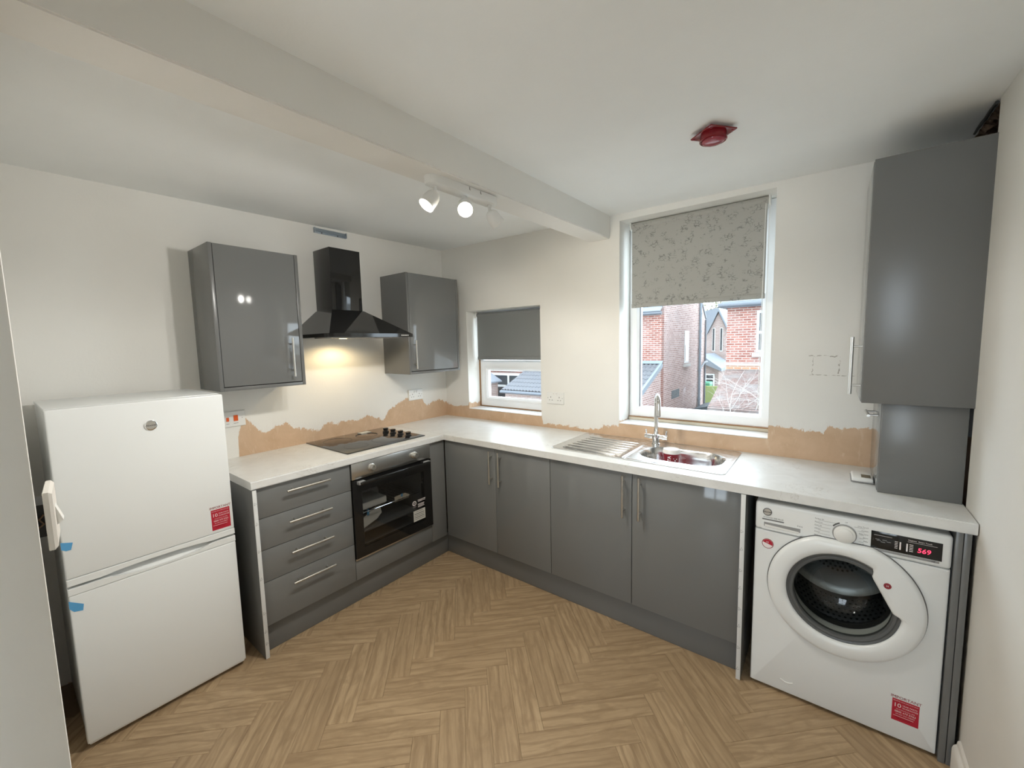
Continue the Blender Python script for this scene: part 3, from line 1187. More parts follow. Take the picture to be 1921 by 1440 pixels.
def cup_print(body, size, a, h, rot, mat='white_ink', bold=.0):
    rt, up = ((1, 0, 0), (0, 1, 0)) if not rot else ((0, 1, 0), (-1, 0, 0))
    o = lettering('cup_print', body, size, mat, sl, (a, h, 0), rt, up, 0., bold=bold)
    off = WL[o.name]
    o.data.transform(Matrix.Translation(off))
    bmx = bmesh.new()
    bmx.from_mesh(o.data)
    bmesh.ops.subdivide_edges(bmx, edges=[e for e in bmx.edges if e.calc_length() > .004], cuts=2)
    bmesh.ops.triangulate(bmx, faces=bmx.faces)
    bmx.to_mesh(o.data)
    bmx.free()
    on_cup('cup_print', o)
cup_print('COSTA', .0235, -.008, .099, True, bold=.0004)
cup_print('COFFEE', .008, .008, .094, True)
random.seed(3)
for k in range(14):
    a, h = random.uniform(.008, .036), random.uniform(.03, .128)
    bm = new()
    n = 10
    r_ = random.choice((.0022, .003, .0016))
    bm.faces.new([bm.verts.new((a + r_ * math.cos(2 * PI * i / n), h + r_ * math.sin(2 * PI * i / n), 0)) for i in range(n)])
    o = obj('cup_print', bm, 'white_ink' if k % 3 else 'red_label', sl, 0, origin=(0, 0, 0))
    on_cup('cup_print', o)

# ---- wireless thermostat on the worktop
t = thing('room_thermostat', 'small white room thermostat lying on the worktop by the boiler cupboard', 'thermostat', (2.908, -.24, WT))
bm = new()
box(bm, 2.866, 2.938, -.300, -.180, WT, WT + .022, .006, 3)
obj('case', bm, 'white_plastic', t)
bm = new()
box(bm, 2.898, 2.930, -.285, -.235, WT + .0215, WT + .0228)
obj('display', bm, 'lcd', t)
bm = new()
box(bm, 2.862, 2.9395, -.304, -.176, WT + .003, WT + .007, .002)
obj('back_plate', bm, 'mid_grey', t)

# ---- wall cupboards
def wall_cupboard(label, y0, y1, z0, z1, hy, hz, hl):
    t = thing('wall_cupboard', label, 'cupboard', (.16, (y0 + y1) / 2, z0))
    f = .312
    bm = new()
    box(bm, .002, f, y0, y0 + .018, z0, z1, .0008)
    obj('side_panel', bm, 'matt_grey', t)
    bm = new()
    box(bm, .002, f, y1 - .018, y1, z0, z1, .0008)
    obj('side_panel', bm, 'matt_grey', t)
    bm = new()
    box(bm, .002, f - .022, y0 + .0185, y1 - .0185, z0 + .001, z0 + .019)
    box(bm, .002, f - .022, y0 + .0185, y1 - .0185, z1 - .019, z1 - .001)
    box(bm, .002, .012, y0 + .0185, y1 - .0185, z0 + .019, z1 - .019)
    obj('carcass', bm, 'carcass_dark', t)
    bm = new()
    box(bm, .06, f, y0 + .0185, y1 - .0185, z0, z0 + .018, .0008)
    obj('light_pelmet', bm, 'matt_grey', t)
    bm = new()
    box(bm, f - .021, f - .001, y0 + .0205, y1 - .0205, z0 + .0225, z1 - .001, .0012)
    d = obj('door', bm, 'gloss_grey', t)
    bar_handle(d, (f - .001, hy, hz), 'z', hl, (1, 0, 0))
wall_cupboard('grey wall cupboard to the left of the cooker hood above the fridge', -1.848, -1.412, 1.332, 2.081, -1.484, 1.497, .222)
wall_cupboard('grey wall cupboard to the right of the cooker hood near the corner', -.646, -.128, 1.336, 2.081, -.600, 1.482, .214)

# ---- cooker hood
t = thing('cooker_hood', 'black chimney cooker hood above the hob with its lamp on', 'cooker hood', (.25, -1.05, 1.608))
bm = new()
box(bm, .001, .205, -1.158, -.941, 1.785, 2.190, .001)
obj('chimney', bm, 'black_gloss', t)
cy0, cy1 = -1.346, -.752
bm = new()
def cring(x1, a, b, z): return [Vector((.001, a, z)), Vector((x1, a, z)), Vector((x1, b, z)), Vector((.001, b, z))]
loft(bm, [cring(.492, cy0, cy1, 1.629), cring(.21, -1.164, -.935, 1.792)], True, True)
obj('canopy', bm, 'black_gloss', t, 10)
bm = new()
hole_wall(bm, [.001, .03, .46, .494], [cy0 - .002, cy0 + .04, cy1 - .04, cy1 + .002], set(), lambda u, w, t_: (u, w, t_), 1.608, 1.630)
obj('lip', bm, 'black_gloss', t)
bm = new()
box(bm, .22, .44, cy0 + .05, cy1 - .05, 1.604, 1.6085)
obj('grease_filter', bm, 'mid_grey', t)
for k in range(5):
    bm = new()
    cyl(bm, (.494, -.842 + k * .0125, 1.619), (.4965, -.842 + k * .0125, 1.619), .0035, n=12)
    obj('button', bm, 'white_plastic', t)
bm = new()
lathe(bm, [(.028, 0), (.028, .003), (.022, .004)], (.17, -1.075, 1.6085), (0, 0, -1), 28)
obj('hood_lamp', bm, 'hood_lamp_glow', t)
ld = bpy.data.lights.new('hood_lamp_light', 'SPOT')
ld.energy = 3.4
ld.color = (1, .76, .42)
ld.shadow_soft_size = .022
ld.spot_size = math.radians(165)
ld.spot_blend = .5
lo = bpy.data.objects.new('hood_lamp_light', ld)
COL.objects.link(lo)
lo.parent = t
lo.location = Vector((.17, -1.075, 1.602)) - WL[t.name]

# ---- fixing bracket high on the wall
t = thing('hood_fixing_bracket', 'small galvanised fixing bracket high on the wall above the cooker hood', 'bracket', (.012, -1.028, 2.315))
bm = new()
box(bm, .001, .004, -1.145, -.912, 2.316, 2.350, .0005)
box(bm, .004, .020, -1.145, -.912, 2.327, 2.330)
obj('back_plate', bm, 'galvanised', t)
for yy in (-1.143, -.917):
    bm = new()
    box(bm, .004, .022, yy - .002, yy + .003, 2.316, 2.350, .0005)
    obj('flange', bm, 'galvanised', t)
for yy in (-1.09, -.975):
    bm = new()
    lathe(bm, [(.005, 0), (.005, .002), (.002, .0035)], (.004, yy, 2.322), (1, 0, 0), 14)
    obj('screw', bm, 'dark_grey_plastic', t)

# ---- sockets and switches
def plate(parent, P, w, h, mat='white_plastic', name='face_plate'):
    """P(a, b, d): across, up, off the wall"""
    bm = new()
    ra = [[P(s * (w / 2 - i), t_ * (h / 2 - i), d) for s, t_ in ((-1, -1), (1, -1), (1, 1), (-1, 1))] for i, d in ((0, 0), (0, .006), (.003, .009))]
    loft(bm, ra, True, True)
    return obj(name, bm, mat, parent)
def pbox(P, a, b, d, w, h, t_):
    bm = new()
    A = [bm.verts.new(P(a + s * w / 2, b + q * h / 2, d)) for s, q in ((-1, -1), (1, -1), (1, 1), (-1, 1))]
    B = [bm.verts.new(P(a + s * w / 2, b + q * h / 2, d + t_)) for s, q in ((-1, -1), (1, -1), (1, 1), (-1, 1))]
    bm.faces.new(A)
    bm.faces.new(B)
    for i in range(4):
        bm.faces.new((A[i], A[(i + 1) % 4], B[(i + 1) % 4], B[i]))
    return bm
def double_socket(label, P, base):
    t = thing('double_socket', label, 'socket', base)
    plate(t, P, .146, .090)
    for s in (-1, 1):
        for a, b, w, h in ((0, .006, .004, .009), (-.011, -.016, .007, .004), (.011, -.016, .007, .004)):
            obj('pin_hole', pbox(P, s * .036 + a, b, .0088, w, h, .0006), 'black_ink', t, 0)
        k = obj('rocker', pbox(P, s * .012, .026, .0085, .013, .020, .0035), 'white_plastic', t, 0)
        obj('switch_print', pbox(P, s * .012, .032, .012, .006, .0015, .0004), 'red_ink', k, 0)
        obj('screw', pbox(P, s * .062, .0, .0088, .005, .005, .0006), 'mid_grey', t, 0)
double_socket('white double socket on the left wall below the right wall cupboard', lambda a, b, d: Vector((.0005 + d, -.357 + a, 1.137 + b)), (.005, -.357, 1.09))
double_socket('white double socket between the two windows', lambda a, b, d: Vector((1.171 + a, -.0005 - d, 1.139 + b)), (1.171, -.005, 1.09))
t = thing('cooker_switch', 'white cooker switch plate with two red rockers beside the fridge', 'switch', (.005, -1.714, 1.095))
P = lambda a, b, d: Vector((.0005 + d, -1.715 + a, 1.142 + b))
plate(t, P, .146, .092)
obj('rocker', pbox(P, .022, .004, .0085, .022, .034, .004), 'orange_switch', t, 0)
obj('rocker', pbox(P, -.020, .0, .0085, .013, .022, .004), 'orange_switch', t, 0)
obj('neon', pbox(P, .056, .002, .0088, .004, .003, .0006), 'grey_ink', t, 0)
obj('plate_print', pbox(P, .022, -.026, .0088, .024, .002, .0004), 'grey_ink', t, 0)
obj('plate_print', pbox(P, -.020, -.026, .0088, .016, .002, .0004), 'grey_ink', t, 0)
# light switch hanging out of its box on the near partition
t = thing('light_switch', 'white light switch plate hanging loose off the near partition wall', 'light switch', (1.85, -2.53, 1.26))
nrm = Vector((.10, 1, 0)).normalized()
rt = Vector((-1, .10, 0)).normalized()
c0 = Vector((1.845, -2.5415, 1.300))
P = lambda a, b, d: c0 + rt * a + Vector((0, 0, 1)) * b + nrm * d
bm = new()
loft(bm, [[P(s * (.043 - i), q * (.043 - i), d) for s, q in ((-1, -1), (1, -1), (1, 1), (-1, 1))] for i, d in ((.001, 0), (0, .001), (0, .006), (.0035, .0095))], True, True)
obj('face_plate', bm, 'off_white', t)
bm = new()
prism(bm, [(-.016, 0), (.016, 0), (-.010, .0075)], 'yz', -.011, .011)
for v in bm.verts:
    a, b, d = v.co.x, v.co.y, v.co.z
    v.co = P(a, b, d + .009)
obj('rocker', bm, 'white_plastic', t)
bm = new()
for v_ in ((-.020, .020), ):
    A = [bm.verts.new(P(a, b, d)) for a, b, d in ((-.030, -.024, 0), (.028, -.024, 0), (.028, .024, 0), (-.030, .024, 0))]
    B = [bm.verts.new(P(a, b, -.012)) for a, b in ((-.030, -.024), (.028, -.024), (.028, .024), (-.030, .024))]
    bm.faces.new(A)
    bm.faces.new(B)
    for i in range(4):
        bm.faces.new((A[i], A[(i + 1) % 4], B[(i + 1) % 4], B[i]))
obj('switch_body', bm, 'black_matt', t)
bm = new()
tube(bm, [P(-.034, .010, -.001), P(-.036, .004, -.006), P(-.034, -.004, -.002), P(-.035, -.010, -.010)], .0012, 6)
obj('cable', bm, 'timber_rough', t)

# ================================================================== FRIDGE FREEZER
FX, FY0, FY1, FT = .550, -2.462, -1.912, 1.344
t = thing('fridge_freezer', 'white two door fridge freezer at the left of the drawers', 'fridge', (.3, (FY0 + FY1) / 2, 0))
bm = new()
box(bm, .04, .495, FY0 + .004, FY1 - .004, .03, FT - .004, .006)
obj('cabinet', bm, 'white_enamel', t)
bm = new()
box(bm, .04, .506, FY0 + .001, FY1 - .001, FT - .014, FT, .004)
obj('top_cap', bm, 'white_enamel', t)
bm = new()
box(bm, .495, .506, FY0 + .012, FY1 - .012, .05, FT - .02)
obj('door_seal', bm, 'mid_grey', t)
bm = new()
box(bm, .508, FX, FY0, FY1, .700, FT - .002, .005, 3)
up = obj('freezer_door', bm, 'white_enamel', t)
bm = new()
ar = [(FY0, .6715), (FY0 + .09, .6715)]
for k in range(17):
    a = k / 16
    yy = FY0 + .11 + a * .33
    ar.append((yy, .6735 + .008 * math.sin(PI * a) ** .6))
ar += [(FY1 - .09, .6715), (FY1, .6715), (FY1, .699), (FY0, .699)]
prism(bm, ar, 'yz', .510, FX + .001)
es = [e for e in bm.edges if all(v.co.x > FX for v in e.verts)]
bmesh.ops.bevel(bm, geom=es, offset=.002, segments=2, affect='EDGES')
obj('door_trim', bm, 'white_enamel', up)
bm = new()
box(bm, .508, FX, FY0, FY1, .026, .634, .005, 3)
lw = obj('fridge_door', bm, 'white_enamel', t)
bm = new()
ar = [(FY0, .662), (FY0 + .10, .662)]
for k in range(17):
    a = k / 16
    yy = FY0 + .12 + a * .33
    ar.append((yy, .660 - .017 * math.sin(PI * a) ** .5))
ar += [(FY1 - .08, .662), (FY1, .662), (FY1, .635), (FY0, .635)]
prism(bm, ar, 'yz', .510, FX + .001)
es = [e for e in bm.edges if all(v.co.x > FX for v in e.verts)]
bmesh.ops.bevel(bm, geom=es, offset=.002, segments=2, affect='EDGES')
obj('door_trim', bm, 'white_enamel', lw)
bm = new()       # scooped grip behind the trim
prism(bm, [(.510, .640), (.546, .640), (.520, .664), (.510, .668)], 'xz', FY0 + .10, FY1 - .10)
obj('grip_recess', bm, 'white_enamel', lw)
bm = new()
box(bm, .512, FX - .003, FY0 + .006, FY1 - .006, .020, .027, .002)
obj('bottom_trim', bm, 'white_plastic', lw)
for yy in (FY0 + .04, FY1 - .04):
    for xx in (.10, .47):
        bm = new()
        cyl(bm, (xx, yy, 0), (xx, yy, .032), .018, n=16)
        obj('foot', bm, 'white_plastic', t)
# badge
bm = new()
lathe(bm, [(.0205, 0), (.0205, .0035), (.0185, .0045)], (FX, -2.175, 1.241), (1, 0, 0), 40)
bd = obj('badge', bm, 'chrome', up)
bm = new()
lathe(bm, [(.0165, 0), (.0165, .0004)], (FX + .0046, -2.175, 1.241), (1, 0, 0), 40)
obj('badge_face', bm, 'satin_nickel', bd)
lettering('badge_print', 'Hoover', .0115, 'grey_ink', bd, (FX + .0051, -2.175, 1.241), (0, 1, .06), (0, -.06, 1), shear=.35, bold=.0002)
def warranty_sticker(parent, at, r, u, w, h):
    at, r, u = Vector(at), Vector(r).normalized(), Vector(u).normalized()
    n = r.cross(u)
    s = decal('warranty_sticker', parent, at, r, u, w, h, 'red_label')
    def tx(body, size, a, b, mat='white_ink', al='CENTER', bold=0., st=1.):
        lettering('sticker_print', body, size, mat, s, at + r * a * w + u * b * h + n * .0007, r, u, .0002, al, 0., bold, st)
    tx('IMPORTANT', .0150, 0, .595, 'red_ink')
    tx('REGISTER YOUR APPLIANCE NOW', .0044, 0, .42)
    tx('10', .0225, -.46, .22, al='LEFT')
    tx('YEAR PARTS', .0074, -.12, .275, al='LEFT')
    tx('GUARANTEE', .0074, -.12, .17, al='LEFT')
    tx('TO ACTIVATE CALL FREE', .0046, 0, .05)
    tx('0800 479 0763', .0096, 0, -.06)
    tx('OR VISIT OUR WEBSITE', .0050, 0, -.17)
    for k in range(3):
        decal('sticker_print', s, at + r * (-.06 * w) + u * (-.27 - .055 * k) * h + n * .0007, r, u, w * (.75 - .12 * k), .0012, 'red_plastic' if k else 'white_ink', .0002)
warranty_sticker(up, (FX, -1.962, .763), (0, 1, 0), (0, 0, 1), .074, .096)
# blue transit tape on the hinge side
bm = new()
prism(bm, [(-2.464, .848), (-2.433, .838), (-2.4395, .812), (-2.452, .812), (-2.464, .820)], 'yz', FX + .0002, FX + .0009)
obj('transit_tape', bm, 'blue_tape', up)
bm = new()
prism(bm, [(-2.463, .618), (-2.425, .590), (-2.4285, .566), (-2.452, .572), (-2.463, .588)], 'yz', FX + .0002, FX + .0009)
obj('transit_tape', bm, 'blue_tape', lw)

# ================================================================== WASHING MACHINE
QX0, QX1, QZ0, QZ1, QY = 2.541, 3.134, .014, .846, -.580
cxw, czw = 2.840, .517
t = thing('washing_machine', 'white front loading washing machine under the right end of the worktop', 'washing machine', ((QX0 + QX1) / 2, -.31, 0))
bm = new()
box(bm, QX0, QX1, -.555, -.03, QZ0 + .004, QZ1 - .006, .004)
bmesh.ops.delete(bm, geom=[f for f in bm.faces if f.normal.y < -.9 and f.calc_area() > .2], context='FACES')
obj('cabinet', bm, 'white_enamel', t)
bm = new()       # front panel with a round hole
n = 96
def rect_pt(a, x0, x1, z0, z1):
    dx, dz = math.cos(a), math.sin(a)
    k = min(((x1 - cxw) / dx) if dx > 1e-9 else ((x0 - cxw) / dx) if dx < -1e-9 else 1e9, ((z1 - czw) / dz) if dz > 1e-9 else ((z0 - czw) / dz) if dz < -1e-9 else 1e9)
    return cxw + dx * k, czw + dz * k
angs = sorted([2 * PI * i / n for i in range(n)] + [math.atan2(z - czw, x - cxw) % (2 * PI) for x in (QX0, QX1) for z in (QZ0, .722)])
def rr(a, ins, y):
    x, z = rect_pt(a, QX0 + ins, QX1 - ins, QZ0 + ins, .7215 - (ins if ins < .001 else ins * .2))
    return Vector((x, y, z))
def cr(a, r, y): return Vector((cxw + r * math.cos(a), y, czw + r * math.sin(a)))
loft(bm, [[rr(a, 0, -.545) for a in angs], [rr(a, 0, QY + .010) for a in angs], [rr(a, .003, QY + .003) for a in angs], [rr(a, .009, QY) for a in angs],
          [cr(a, .190, QY) for a in angs], [cr(a, .160, QY + .004) for a in angs], [cr(a, .160, -.50) for a in angs]])
obj('front_panel', bm, 'white_enamel', t)
bm = new()
box(bm, QX0, QX1, QY - .002, -.53, .7235, QZ1, .012, 4)
fa = obj('control_fascia', bm, 'white_enamel', t)
bm = new()
box(bm, QX0 + .004, QX1 - .004, -.53, -.04, QZ1 - .024, QZ1 - .002, .003)
obj('top_plate', bm, 'white_enamel', t)
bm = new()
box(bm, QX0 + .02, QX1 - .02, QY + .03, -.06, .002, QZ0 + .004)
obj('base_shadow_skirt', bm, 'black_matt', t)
FY = QY - .002        # fascia face
# detergent drawer
bm = new()
prism(bm, [(2.566, .7625), (2.566, .730), (2.571, .7275), (2.700, .7275), (2.708, .735), (2.708, .7625)], 'xz', FY - .0012, FY + .004)
dd = obj('detergent_drawer', bm, 'white_enamel', t)
bm = new()
prism(bm, [(2.574, .759), (2.574, .742), (2.580, .738), (2.695, .738), (2.702, .744), (2.702, .759)], 'xz', FY - .0018, FY - .0010)
obj('finger_recess', bm, 'mid_grey', dd)
bm = new()
prism(bm, [(2.577, .750), (2.577, .739), (2.697, .739), (2.699, .745)], 'xz', FY - .0024, FY - .0015)
obj('recess_lip', bm, 'white_plastic', dd)
bm = new()
lathe(bm, [(.0165, 0), (.0165, .0016), (.015, .002)], (2.585, FY, .805), (0, -1, 0), 36)
bd = obj('badge', bm, 'dark_grey_plastic', t)
bm = new()
lathe(bm, [(.0135, 0), (.0135, .0004)], (2.585, FY - .0021, .805), (0, -1, 0), 36)
obj('badge_face', bm, 'satin_nickel', bd)
lettering('badge_print', 'Hoover', .0092, 'black_ink', bd, (2.585, FY - .0026, .805), (1, 0, .05), (-.05, 0, 1), shear=.35, bold=.0002)
lettering('fascia_print', 'H-WASH 300 PLUS', .0088, 'grey_ink', t, (2.607, FY - .0002, .7805), (1, 0, 0), (0, 0, 1))
decal('fascia_print', t, (2.606, FY - .0002, .7715), (1, 0, 0), (0, 0, 1), .078, .0045, 'grey_ink')
lettering('fascia_print', '9 KG', .0085, 'grey_ink', t, (2.700, FY - .0002, .7685), (1, 0, 0), (0, 0, 1))
# programme dial
bm = new()
lathe(bm, [(.0375, 0), (.0375, .004), (.0345, .006)], (2.842, FY, .777), (0, -1, 0), 48)
dl = obj('programme_dial', bm, 'mid_grey', t)
bm = new()
lathe(bm, [(.0335, .004), (.0335, .012), (.030, .0145)], (2.842, FY, .777), (0, -1, 0), 48)
obj('dial_ring', bm, 'white_plastic', dl)
bm = new()
lathe(bm, [(.026, .013), (.0255, .0185), (.023, .020)], (2.842, FY, .777), (0, -1, 0), 48)
obj('dial_cap', bm, 'white_plastic', dl)
bm = new()
for k in range(7):
    a0, a1 = math.radians(112 + k * 5), math.radians(117 + k * 5)
    prism(bm, [(2.842 + r_ * math.cos(a), .777 + r_ * math.sin(a)) for r_, a in ((.040, a0), (.045, a0), (.045, a1), (.040, a1))], 'xz', FY - .0008, FY)
obj('dial_marker', bm, 'grey_ink', dl)
names_l = ['Perfect 20', 'Rapid 14', 'Daily 44', 'Whites', 'Mixed', 'Delicate', 'Hand & Wool']
names_r = ['One Touch', 'Cotton', 'Easy Care', 'Sport', 'Baby', 'Rinse', 'Drain & Spin']
for k in range(7):
    zz = .8165 - k * .0135
    half = math.sqrt(max(.0, .050 ** 2 - (zz - .777) ** 2)) * .9
    lettering('dial_print', names_l[k], .0068, 'grey_ink', t, (2.748, FY - .0002, zz + .001), (1, 0, 0), (0, 0, 1), align='LEFT')
    decal('dial_print', t, ((2.748 + 2.842 - half) / 2 + .006, FY - .0002, zz - .004), (1, 0, 0), (0, 0, 1), (2.842 - half - 2.748) - .012, .0008, 'mid_grey')
    lettering('dial_print', names_r[k], .0068, 'grey_ink', t, (2.912, FY - .0002, zz + .001), (1, 0, 0), (0, 0, 1), align='RIGHT')
    decal('dial_print', t, ((2.912 + 2.842 + half) / 2 - .006, FY - .0002, zz - .004), (1, 0, 0), (0, 0, 1), (2.912 - 2.842 - half) - .012, .0008, 'mid_grey')
lettering('dial_print', 'Off', .006, 'grey_ink', t, (2.846, FY - .0002, .8235), (1, 0, 0), (0, 0, 1))
# display
bm = new()
box(bm, 2.920, 3.109, FY - .0012, FY + .004, .748, .8135, .0008)
ds = obj('display_panel', bm, 'black_gloss', t)
dy = FY - .0013
lettering('display_digits', '569', .0235, 'red_digits', ds, (3.063, dy, .7715), (1, 0, 0), (0, 0, 1), shear=.12, bold=.0002)
decal('display_print', ds, (2.953, dy, .7995), (1, 0, 0), (0, 0, 1), .05, .0008, 'white_ink')
lettering('display_print', 'Hygiene  Smart Touch', .0068, 'white_ink', ds, (3.052, dy, .8035), (1, 0, 0), (0, 0, 1))
decal('display_print', ds, (3.058, dy, .797), (1, 0, 0), (0, 0, 1), .076, .0007, 'white_ink')
for k in range(5):
    decal('display_print', ds, (2.990, dy, .788 - k * .006), (1, 0, 0), (0, 0, 1), .008, .002, 'white_ink')
    decal('display_print', ds, (3.030, dy, .787 - k * .006), (1, 0, 0), (0, 0, 1), .010, .002, 'white_ink')
decal('display_print', ds, (3.001, dy, .775), (1, 0, 0), (0, 0, 1), .004, .029, 'white_ink')
decal('display_print', ds, (3.019, dy, .774), (1, 0, 0), (0, 0, 1), .004, .029, 'white_ink')
for k in range(5):
    decal('display_print', ds, (2.938 + k * .008 - (k % 2) * .004, dy, .784 - (k % 3) * .004), (1, 0, 0), (0, 0, 1), .012, .0016, 'mid_grey')
decal('fascia_print', t, (3.012, FY - .0002, .7425), (1, 0, 0), (0, 0, 1), .182, .008, 'mid_grey')
lettering('fascia_print', '>II', .009, 'black_ink', t, (3.088, FY - .0012, .7425), (1, 0, 0), (0, 0, 1))
# round energy sticker
bm = new()
lathe(bm, [(.0215, 0), (.0215, .0006)], (2.590, QY, .664), (0, -1, 0), 40)
es_ = obj('round_sticker', bm, 'red_ink', t)
bm = new()
lathe(bm, [(.0190, 0), (.0190, .0004)], (2.590, QY - .0006, .664), (0, -1, 0), 40)
obj('sticker_face', bm, 'white_ink', es_)
bm = new()
prism(bm, [(2.590 + .0185 * math.cos(a), .664 + .0185 * math.sin(a)) for a in [PI * k / 14 - .3 for k in range(15)]], 'xz', QY - .0014, QY - .0010)
obj('sticker_print', bm, 'red_label', es_)
lettering('sticker_print', '10', .011, 'white_ink', es_, (2.588, QY - .0015, .6705), (1, 0, 0), (0, 0, 1))
# door ring
bm = new()
N = 120
def ro(a, ins=0.):
    s = math.sin(a)
    r_ = .244 - ins
    lim = .229 - ins
    return min(r_, lim / s) if s > .3 else r_
def ri(a, grow=0.):
    r_ = .178 + grow
    d_ = math.degrees(a)
    if d_ > 180:
        d_ -= 360
    ch = .1346 / math.cos(math.radians(d_ - 27.6)) if abs(d_ - 27.6) < 60 else 9
    ch += grow
    w_ = min(1, max(0, (d_ + 5) / 5)) * min(1, max(0, (60 - d_) / 7))
    w_ = w_ * w_ * (3 - 2 * w_)
    return r_ * (1 - w_) + min(r_, ch) * w_
A_ = [2 * PI * i / N for i in range(N)]
def rg(f, y): return [Vector((cxw + f(a) * math.cos(a), y, czw + f(a) * math.sin(a))) for a in A_]
loft(bm, [rg(lambda a: ro(a), QY + .001), rg(lambda a: ro(a), QY - .014), rg(lambda a: ro(a, .004), QY - .021), rg(lambda a: ro(a, .014), QY - .026),
          rg(lambda a: ri(a, .022), QY - .028), rg(lambda a: ri(a, .006), QY - .026), rg(lambda a: ri(a), QY - .020), rg(lambda a: ri(a), QY - .004)])
dr = obj('door_ring', bm, 'white_enamel', t, 60)
bm = new()
loft(bm, [rg(lambda a: ro(a, -.0035), QY - .0006), rg(lambda a: ro(a, -.0035), QY - .003), rg(lambda a: ro(a, .002), QY - .003)])
obj('door_gap', bm, 'grey_ink', t)
bm = new()
lathe(bm, [(.180, -.002), (.180, .012), (.174, .016), (.168, .013), (.164, .016), (.156, .015), (.152, .008), (.152, -.01)], (cxw, QY - .002, czw), (0, -1, 0), 72, False, False)
obj('inner_ring', bm, 'dark_grey_plastic', dr)
bm = new()
lathe(bm, [(.1525, .006), (.149, -.006), (.136, -.030), (.122, -.062), (.108, -.088), (.082, -.104), (.045, -.112), (.004, -.114)], (cxw, QY - .002, czw), (0, -1, 0), 64, False, True)
obj('door_glass', bm, 'washer_glass', dr)
bm = new()
lathe(bm, [(.011, 0), (.011, .0012), (.009, .0016)], (2.972, QY - .0278, .622), (0, -1, 0), 28)
eb = obj('door_badge', bm, 'red_ink', dr)
lettering('badge_print', 'H', .009, 'white_ink', eb, (2.972, QY - .0297, .622), (1, 0, 0), (0, 0, 1))
# drum
bm = new()
lathe(bm, [(.158, 0), (.152, .02), (.165, .05), (.165, .06)], (cxw, -.52, czw), (0, 1, 0), 56, False, False)
obj('door_gasket', bm, 'black_rubber', t)
bm = new()
lathe(bm, [(.165, .0), (.235, .015), (.235, .36), (.20, .38), (.05, .36), (.0001, .36)], (cxw, -.46, czw), (0, 1, 0), 56, False, False)
drm = obj('drum', bm, 'drum_steel', t)
bm = new()
for rr_ in range(1, 7):
    for k in range(6 * rr_):
        a = 2 * PI * k / (6 * rr_)
        cyl(bm, (cxw + .018 * rr_ * math.cos(a), -.112, czw + .018 * rr_ * math.sin(a)), (cxw + .018 * rr_ * math.cos(a), -.108, czw + .018 * rr_ * math.sin(a)), .005, n=8)
for yy in range(9):
    for k in range(26):
        a = math.radians(205 + k * 5 + (yy % 2) * 2.5)
        c = Vector((cxw + .2345 * math.cos(a), -.40 + yy * .032, czw + .2345 * math.sin(a)))
        d_ = Vector((-math.cos(a), 0, -math.sin(a)))
        cyl(bm, c - d_ * .001, c + d_ * .0015, .0052, n=8)
ph = obj('drum_holes', bm, 'black_matt', drm)
ph['kind'] = 'stuff'
for k in range(3):
    a = math.radians(90 + 120 * k)
    bm = new()
    c = Vector((cxw + .215 * math.cos(a), 0, czw + .215 * math.sin(a)))
    tube(bm, [(c.x, -.43, c.z), (c.x, -.12, c.z)], .035, 12)
    obj('drum_paddle', bm, 'drum_steel', drm)
# pump flap mark and sticker
bm = new()
tube(bm, [(2.655 + .045 * k / 8, QY, .072 - .008 * math.sin(PI * k / 8)) for k in range(9)], .0025, 8)
obj('flap_grip', bm, 'white_plastic', t)
warranty_sticker(t, (3.0465, QY, .1345), (1, 0, .0), (0, 0, 1), .074, .087)

# ================================================================== BOILER CUPBOARD IN THE CORNER
t = thing('boiler_cupboard', 'tall grey boiler cupboard high in the right corner', 'cupboard', (3.03, -.21, 1.275))
bm = new()
box(bm, 2.876, 3.197, -.425, -.407, 1.275, 2.211, .001)
obj('side_panel', bm, 'matt_grey', t)
bm = new()
box(bm, 2.874, 2.893, -.406, -.010, 1.277, 2.209, .0012)
d = obj('door', bm, 'gloss_grey', t)
bar_handle(d, (2.874, -.352, 1.42), 'z', .238, (-1, 0, 0))
bm = new()
box(bm, 2.894, 3.29, -.406, -.388, 1.277, 1.295)
box(bm, 2.894, 3.29, -.388, -.010, 1.277, 1.295)
box(bm, 2.894, 3.29, -.388, -.010, 2.185, 2.205)
obj('carcass', bm, 'carcass_dark', t)
t = thing('boiler_pipe_cupboard', 'low grey cupboard standing on the worktop beneath the boiler cupboard', 'cupboard', (3.06, -.2, WT))
bm = new()
box(bm, 2.943, 3.180, -.398, -.380, WT + .0005, 1.2735, .001)
obj('side_panel', bm, 'matt_grey', t)
bm = new()
box(bm, 2.941, 2.960, -.379, -.010, WT + .002, 1.2735, .0012)
d = obj('door', bm, 'gloss_grey', t)
bar_handle(d, (2.941, -.215, 1.205), 'y', .16, (-1, 0, 0))
# broken plaster, and a crack drawn as a dark tube, at the unfinished ceiling corner
bm = new()
tube(bm, [(3.181, y, cz(3.18, y) - .008 - .002 * math.sin(y * 40)) for y in (-.404, -.36, -.32, -.27, -.22, -.17, -.12)], [.006, .005, .006, .0055, .006, .005, .004], 8)
tag(obj('dark_crack', bm, 'black_matt'), 'dark crack along the unfinished ceiling edge above the boiler cupboard', 'cable')
random.seed(11)
bm = new()
nx, ny = 8, 22
grid = [[bm.verts.new((WX + .003 + .11 * i / nx, -.404 + .38 * j / ny, cz(3.2, -.404 + .38 * j / ny) - .004 - random.uniform(0, .022) * (1 if 0 < i < nx else .4))) for j in range(ny + 1)] for i in range(nx + 1)]
for i in range(nx):
    for j in range(ny):
        bm.faces.new((grid[i][j], grid[i + 1][j], grid[i + 1][j + 1], grid[i][j + 1]))
bmesh.ops.solidify(bm, geom=list(bm.faces), thickness=-.004)
o = obj('broken_plaster', bm, 'old_brick_inside', None, 0)
